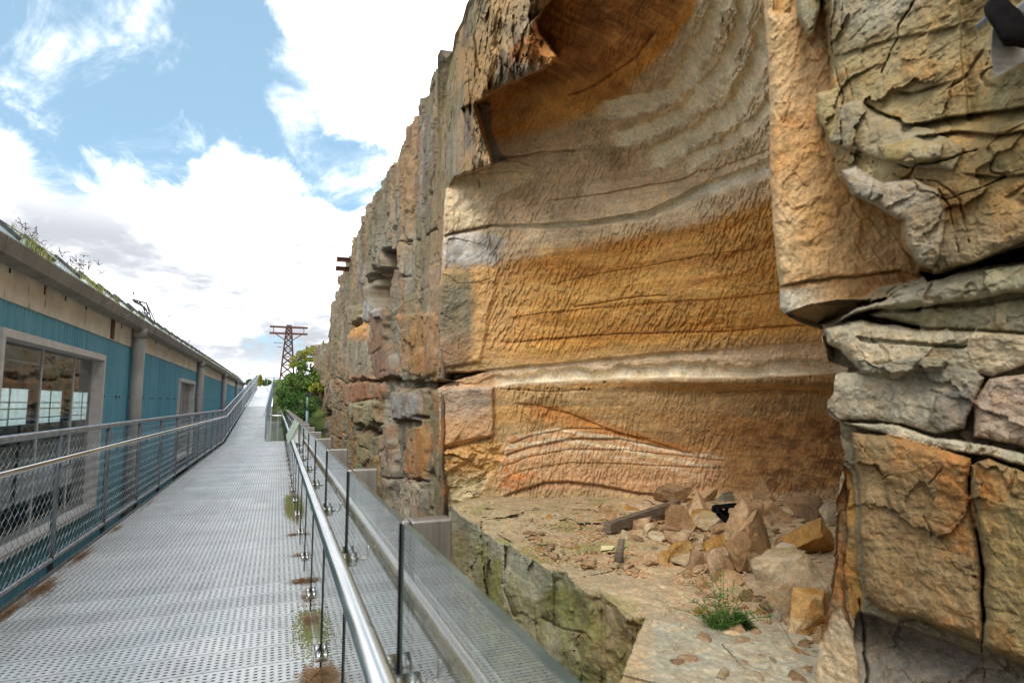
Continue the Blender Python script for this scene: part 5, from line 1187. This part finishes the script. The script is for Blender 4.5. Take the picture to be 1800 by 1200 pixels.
for i in range(5200):
    if R.random() < .75: px = R.gauss(1150, 110); py = R.gauss(955, 42)
    else: px = R.uniform(900, 1440); py = R.uniform(880, 1195)
    if py < 878 or px > 1460 or py > 1200 or py > shelf_edge(px): continue
    p = atz(px, py, FZ+.004); s_ = R.uniform(.004, .018); a = R.uniform(0, 6)
    gv.box((-s_, -s_*.7, -.004), (s_, s_*.7, s_*.6), Matrix.Translation(p)@Matrix.Rotation(a, 4, 'Z')@Matrix.Rotation(R.uniform(-.5, .5), 4, 'X'))
def gravel_mat():
    m, t, b = mat('sandstone_chips', rough=.95); p = t.new('ShaderNodeTexCoord').outputs['Object']; n = t.noise(p, 9, 4, .6)
    t.l.new(t.ramp(n, [(.3, S4('7d6a50')), (.45, S4('c2a884')), (.55, S4('b07c4c')), (.7, S4('cdbb9c'))]), b.inputs['Base Color']); return m
tag(gv.build('gravel', gravel_mat()), 'fine sandstone chips strewn over the rock shelf', 'gravel', kind='stuff')
# timber plank, stub, paper, scrap
pk = MB(); a = atz(1066, 936, FZ+.04); b_ = atz(1190, 893, FZ+.10); ax_ = (b_-a).normalized(); up = Vector((0, 0, 1)); sd = ax_.cross(up).normalized(); hgt = .13
pts = [a+sd*-.05+up*0, a+sd*.07, a+sd*.07+up*hgt, a+sd*-.05+up*hgt]; pk.prism(pts, b_-a); tag(pk.build('timber_plank', M_TIMBER, None, .008), 'long dark weathered timber plank lying across the stones', 'plank')
stb = MB(); p = atz(1088, 990, FZ); stb.tube([p, p+Vector((.01, 0, .10)), p+Vector((.045, 0, .26))], .055, 7, True, .035); tag(stb.build('timber_stub', M_TIMBER), 'short grey wooden stub standing upright on the shelf beside the yellow paper', 'post')
p = atz(1066, 963, FZ+.03); pp = MB(); pp.add([p+Vector((-.12, -.07, 0)), p+Vector((.02, -.10, .008)), p+Vector((.13, .03, .012)), p+Vector((-.03, .07, .02)), p+Vector((-.12, -.07, -.002)), p+Vector((.02, -.10, .006)), p+Vector((.13, .03, .010)), p+Vector((-.03, .07, .018))], [(0,1,2,3),(7,6,5,4),(0,4,5,1),(1,5,6,2),(2,6,7,3),(3,7,4,0)])
tag(pp.build('paper_sheet', M_PAPER), 'crumpled pale yellow paper lying on the shelf beside the wooden stub', 'paper')
scp = MB(); p = atz(1270, 912, FZ+.12)
for i in range(7): scp.box((-.16, -.02, -.03), (.16, .02, .03), Matrix.Translation(p+Vector((R.uniform(-.1, .1), R.uniform(-.1, .1), R.uniform(0, .2))))@Matrix.Rotation(R.uniform(0, 3), 4, 'Z')@Matrix.Rotation(R.uniform(-.9, .9), 4, 'Y'))
tag(scp.build('scrap_metal', M_BLACK), 'twisted black scrap among the boulders at the back of the pile', 'scrap')
# the feathery plant
fe = empty('fennel_plant', tuple(atz(1272, 1112, FZ)), 'feathery bright green plant growing on the shelf in front of the boulders', 'plant'); st = MB(); lf = MB(); R2 = random.Random(3)
pb = atz(1280, 1110, FZ); 
for i in range(34):
    a = R2.uniform(0, 2*pi); l = R2.uniform(.12, .42); tall = i < 7
    h = R2.uniform(.38, .60) if tall else R2.uniform(.10, .34); l = l*(.5 if tall else 1); side = Vector((cos(PS), -sin(PS), 0))
    off = side*(R2.uniform(-.30, .12)) ; b0 = pb+off*.45+Vector((R2.uniform(-.03, .03), R2.uniform(-.05, .05), 0)); dr = (side*cos(a)*1.0+Vector((sin(PS), cos(PS), 0))*sin(a)*.6)
    if tall: dr = dr-side*.8
    pts = [b0+dr*l*f*f+Vector((0, 0, h*f*(1-.15*f))) for f in (0, .25, .5, .75, 1)]; st.tube(pts, .0035, 4, False, .0015)
    for j in range(46 if not tall else 38):
        f = R2.uniform(.15, 1); q = b0+dr*l*f*f+Vector((0, 0, h*f*(1-.15*f))); v = Vector((R2.gauss(0, 1), R2.gauss(0, 1), R2.gauss(.5, .8))).normalized()*R2.uniform(.02, .06)
        w_ = v.cross(Vector((R2.gauss(0, 1), 1, R2.gauss(0, 1)))).normalized()*.0022; lf.add([q-w_, q+w_, q+v*.6+w_*.8, q+v, q+v*.6-w_*.8], [(0, 1, 2, 3, 4)])
pr = atz(1302, 1106, FZ)
for j in range(1500):
    f = R2.random(); a = R2.uniform(0, 2*pi); el = R2.uniform(.1, 1.4); l = R2.uniform(.06, .17); dr = Vector((cos(a)*cos(el), sin(a)*cos(el), sin(el))); q = pr+dr*l*.6; v = dr*R2.uniform(.03, .07)+Vector((0, 0, -.01))
    w_ = v.cross(Vector((0, 0, 1))).normalized()*.003; lf.add([q-w_, q+w_, q+v], [(0, 1, 2)])
st.build('stems', M_LEAF, fe); lf.build('leaves', M_LEAF2, fe)
wd_ = MB(); wd_.tube([atz(1300, 1062, FZ)+Vector((0, 0, .25)), atz(1330, 1100, FZ)+Vector((0, 0, .22)), atz(1370, 1125, FZ)+Vector((0, 0, .14)), atz(1412, 1160, FZ)], .003, 4); tag(wd_.build('dry_twig', M_BARK), 'thin dry twig arching over the stones right of the green plant', 'twig')

# ------------------------------------------------------------------ litter on the deck
lt = MB(); R3 = random.Random(9)
def litter(x, y, rx__, ry__, n, z=.0, hh=.02):
    for _ in range(n):
        a = R3.uniform(0, 2*pi); r = R3.random()**.8*(.75+.25*math.sin(3*a+x*9+y*5)+.25*math.sin(7*a+y*11))*R3.choice((1, 1, .6, 1.3)); px_, py2 = x+cos(a)*r*rx__, y+sin(a)*r*ry__
        if px_ > XG-.012: px_ = 2*(XG-.012)-px_
        if px_ < XL+.004: px_ = XL+.01
        h = hh*(1-r)*R3.random(); l = R3.uniform(.010, .035); b = R3.uniform(0, 6); v = Vector((cos(b)*l, sin(b)*l, R3.uniform(-.004, .008))); w_ = Vector((-sin(b), cos(b), 0))*R3.uniform(.0008, .002)
        q = Vector((px_, py2, .003+h)); lt.add([q-w_, q+w_, q+v+w_*.4, q+v-w_*.4], [(0, 1, 2, 3)])
for x, y, a, b_, n, h in ((XG-.02, 3.55, .13, .28, 2600, .07), (XG-.03, 3.05, .09, .2, 700, .03), (XG-.03, 4.55, .05, .25, 500, .02), (XG-.04, 5.55, .12, .10, 1100, .025), (XG-.02, 5.1, .05, .25, 300, .01), (XG-.03, 6.5, .10, .10, 350, .01), (XG-.04, 7.5, .13, .07, 600, .015),
                          (XG-.02, 11, .05, 2.5, 900, .01), (XG-.02, 17, .05, 4, 700, .01), (XG-.02, 8.6, .04, 1.2, 350, .01),
                          (XL+.06, 4.6, .09, .55, 3200, .02), (XL+.05, 5.5, .06, .5, 1500, .015), (XL+.07, 6.1, .10, .45, 2600, .02), (XL+.05, 7.2, .07, .6, 1500, .015), (XL+.05, 8.6, .05, .4, 500, .01), (XL+.05, 10.5, .04, 1, 400, .01), (XL+.10, 3.9, .14, .35, 2600, .02),
                          (-.8, 6, 1, 4, 250, .002)): litter(x, y, a, b_, n, 0, h)
tag(lt.build('leaf_litter', M_LITTER), 'dry brown leaf litter caught along both edges of the perforated deck', 'leaf litter', kind='stuff')
ms = MB()
for _ in range(5200):
    x = XG-.012-abs(R3.gauss(0, .055)); y = R3.choice((8.9, 9.3, 9.9, 10.3, 9.5, 4.4))+R3.gauss(0, .22)
    if x < XG-.15: continue
    s_ = R3.uniform(.003, .007); a = R3.uniform(0, 3); ms.add([(x-s_, y, .001), (x, y-s_, .001), (x+s_, y, .001), (x, y+s_, .001), (x, y, R3.uniform(.004, .012))], [(0,1,4),(1,2,4),(2,3,4),(3,0,4)])
tag(ms.build('moss', M_MOSS), 'yellow green moss growing through the deck at the foot of the glass', 'moss', kind='stuff')

# ------------------------------------------------------------------ old bracket on the near cliff
bk = empty('wall_bracket', tuple(at(1770, 70, 2.1)), 'old grey timber wedge with a black rubber pad sticking out of the rock, top right', 'bracket')
mb = MB(); D = 2.02
mb.prism([at(1744, 52, D), at(1741, 96, D), at(1749, 139, D), at(1830, 92, D), at(1840, 30, D), at(1800, -2, D)], at(1770, 70, D+.28)-at(1770, 70, D)); mb.build('timber_wedge', noisy('grey_timber', S('77756f'), S('a09d94'), 9, .85, 0, 8, .006, stretch=(1, 1, 3)), bk, .004)
me = rock_mesh('rubber_pad', .075, .06, .095, 77, ('181415', '201a1a'), 8, 3, .10); me.materials.clear(); me.materials.append(M_BLACK)
o = bpy.data.objects.new('rubber_pad', me); COL.objects.link(o); o.parent = bk; o.location = at(1774, 82, D-.05)-bk.location
mb = MB(); mb.prism([at(1740, 26, D-.01), at(1757, 10, D-.01), at(1762, 14, D-.01), at(1744, 32, D-.01)], (.02, .06, 0)); mb.prism([at(1780, 22, D-.01), at(1815, -6, D-.01), at(1822, 4, D-.01), at(1788, 30, D-.01)], (.02, .06, 0)); mb.build('metal_edge', M_GALVD, bk)
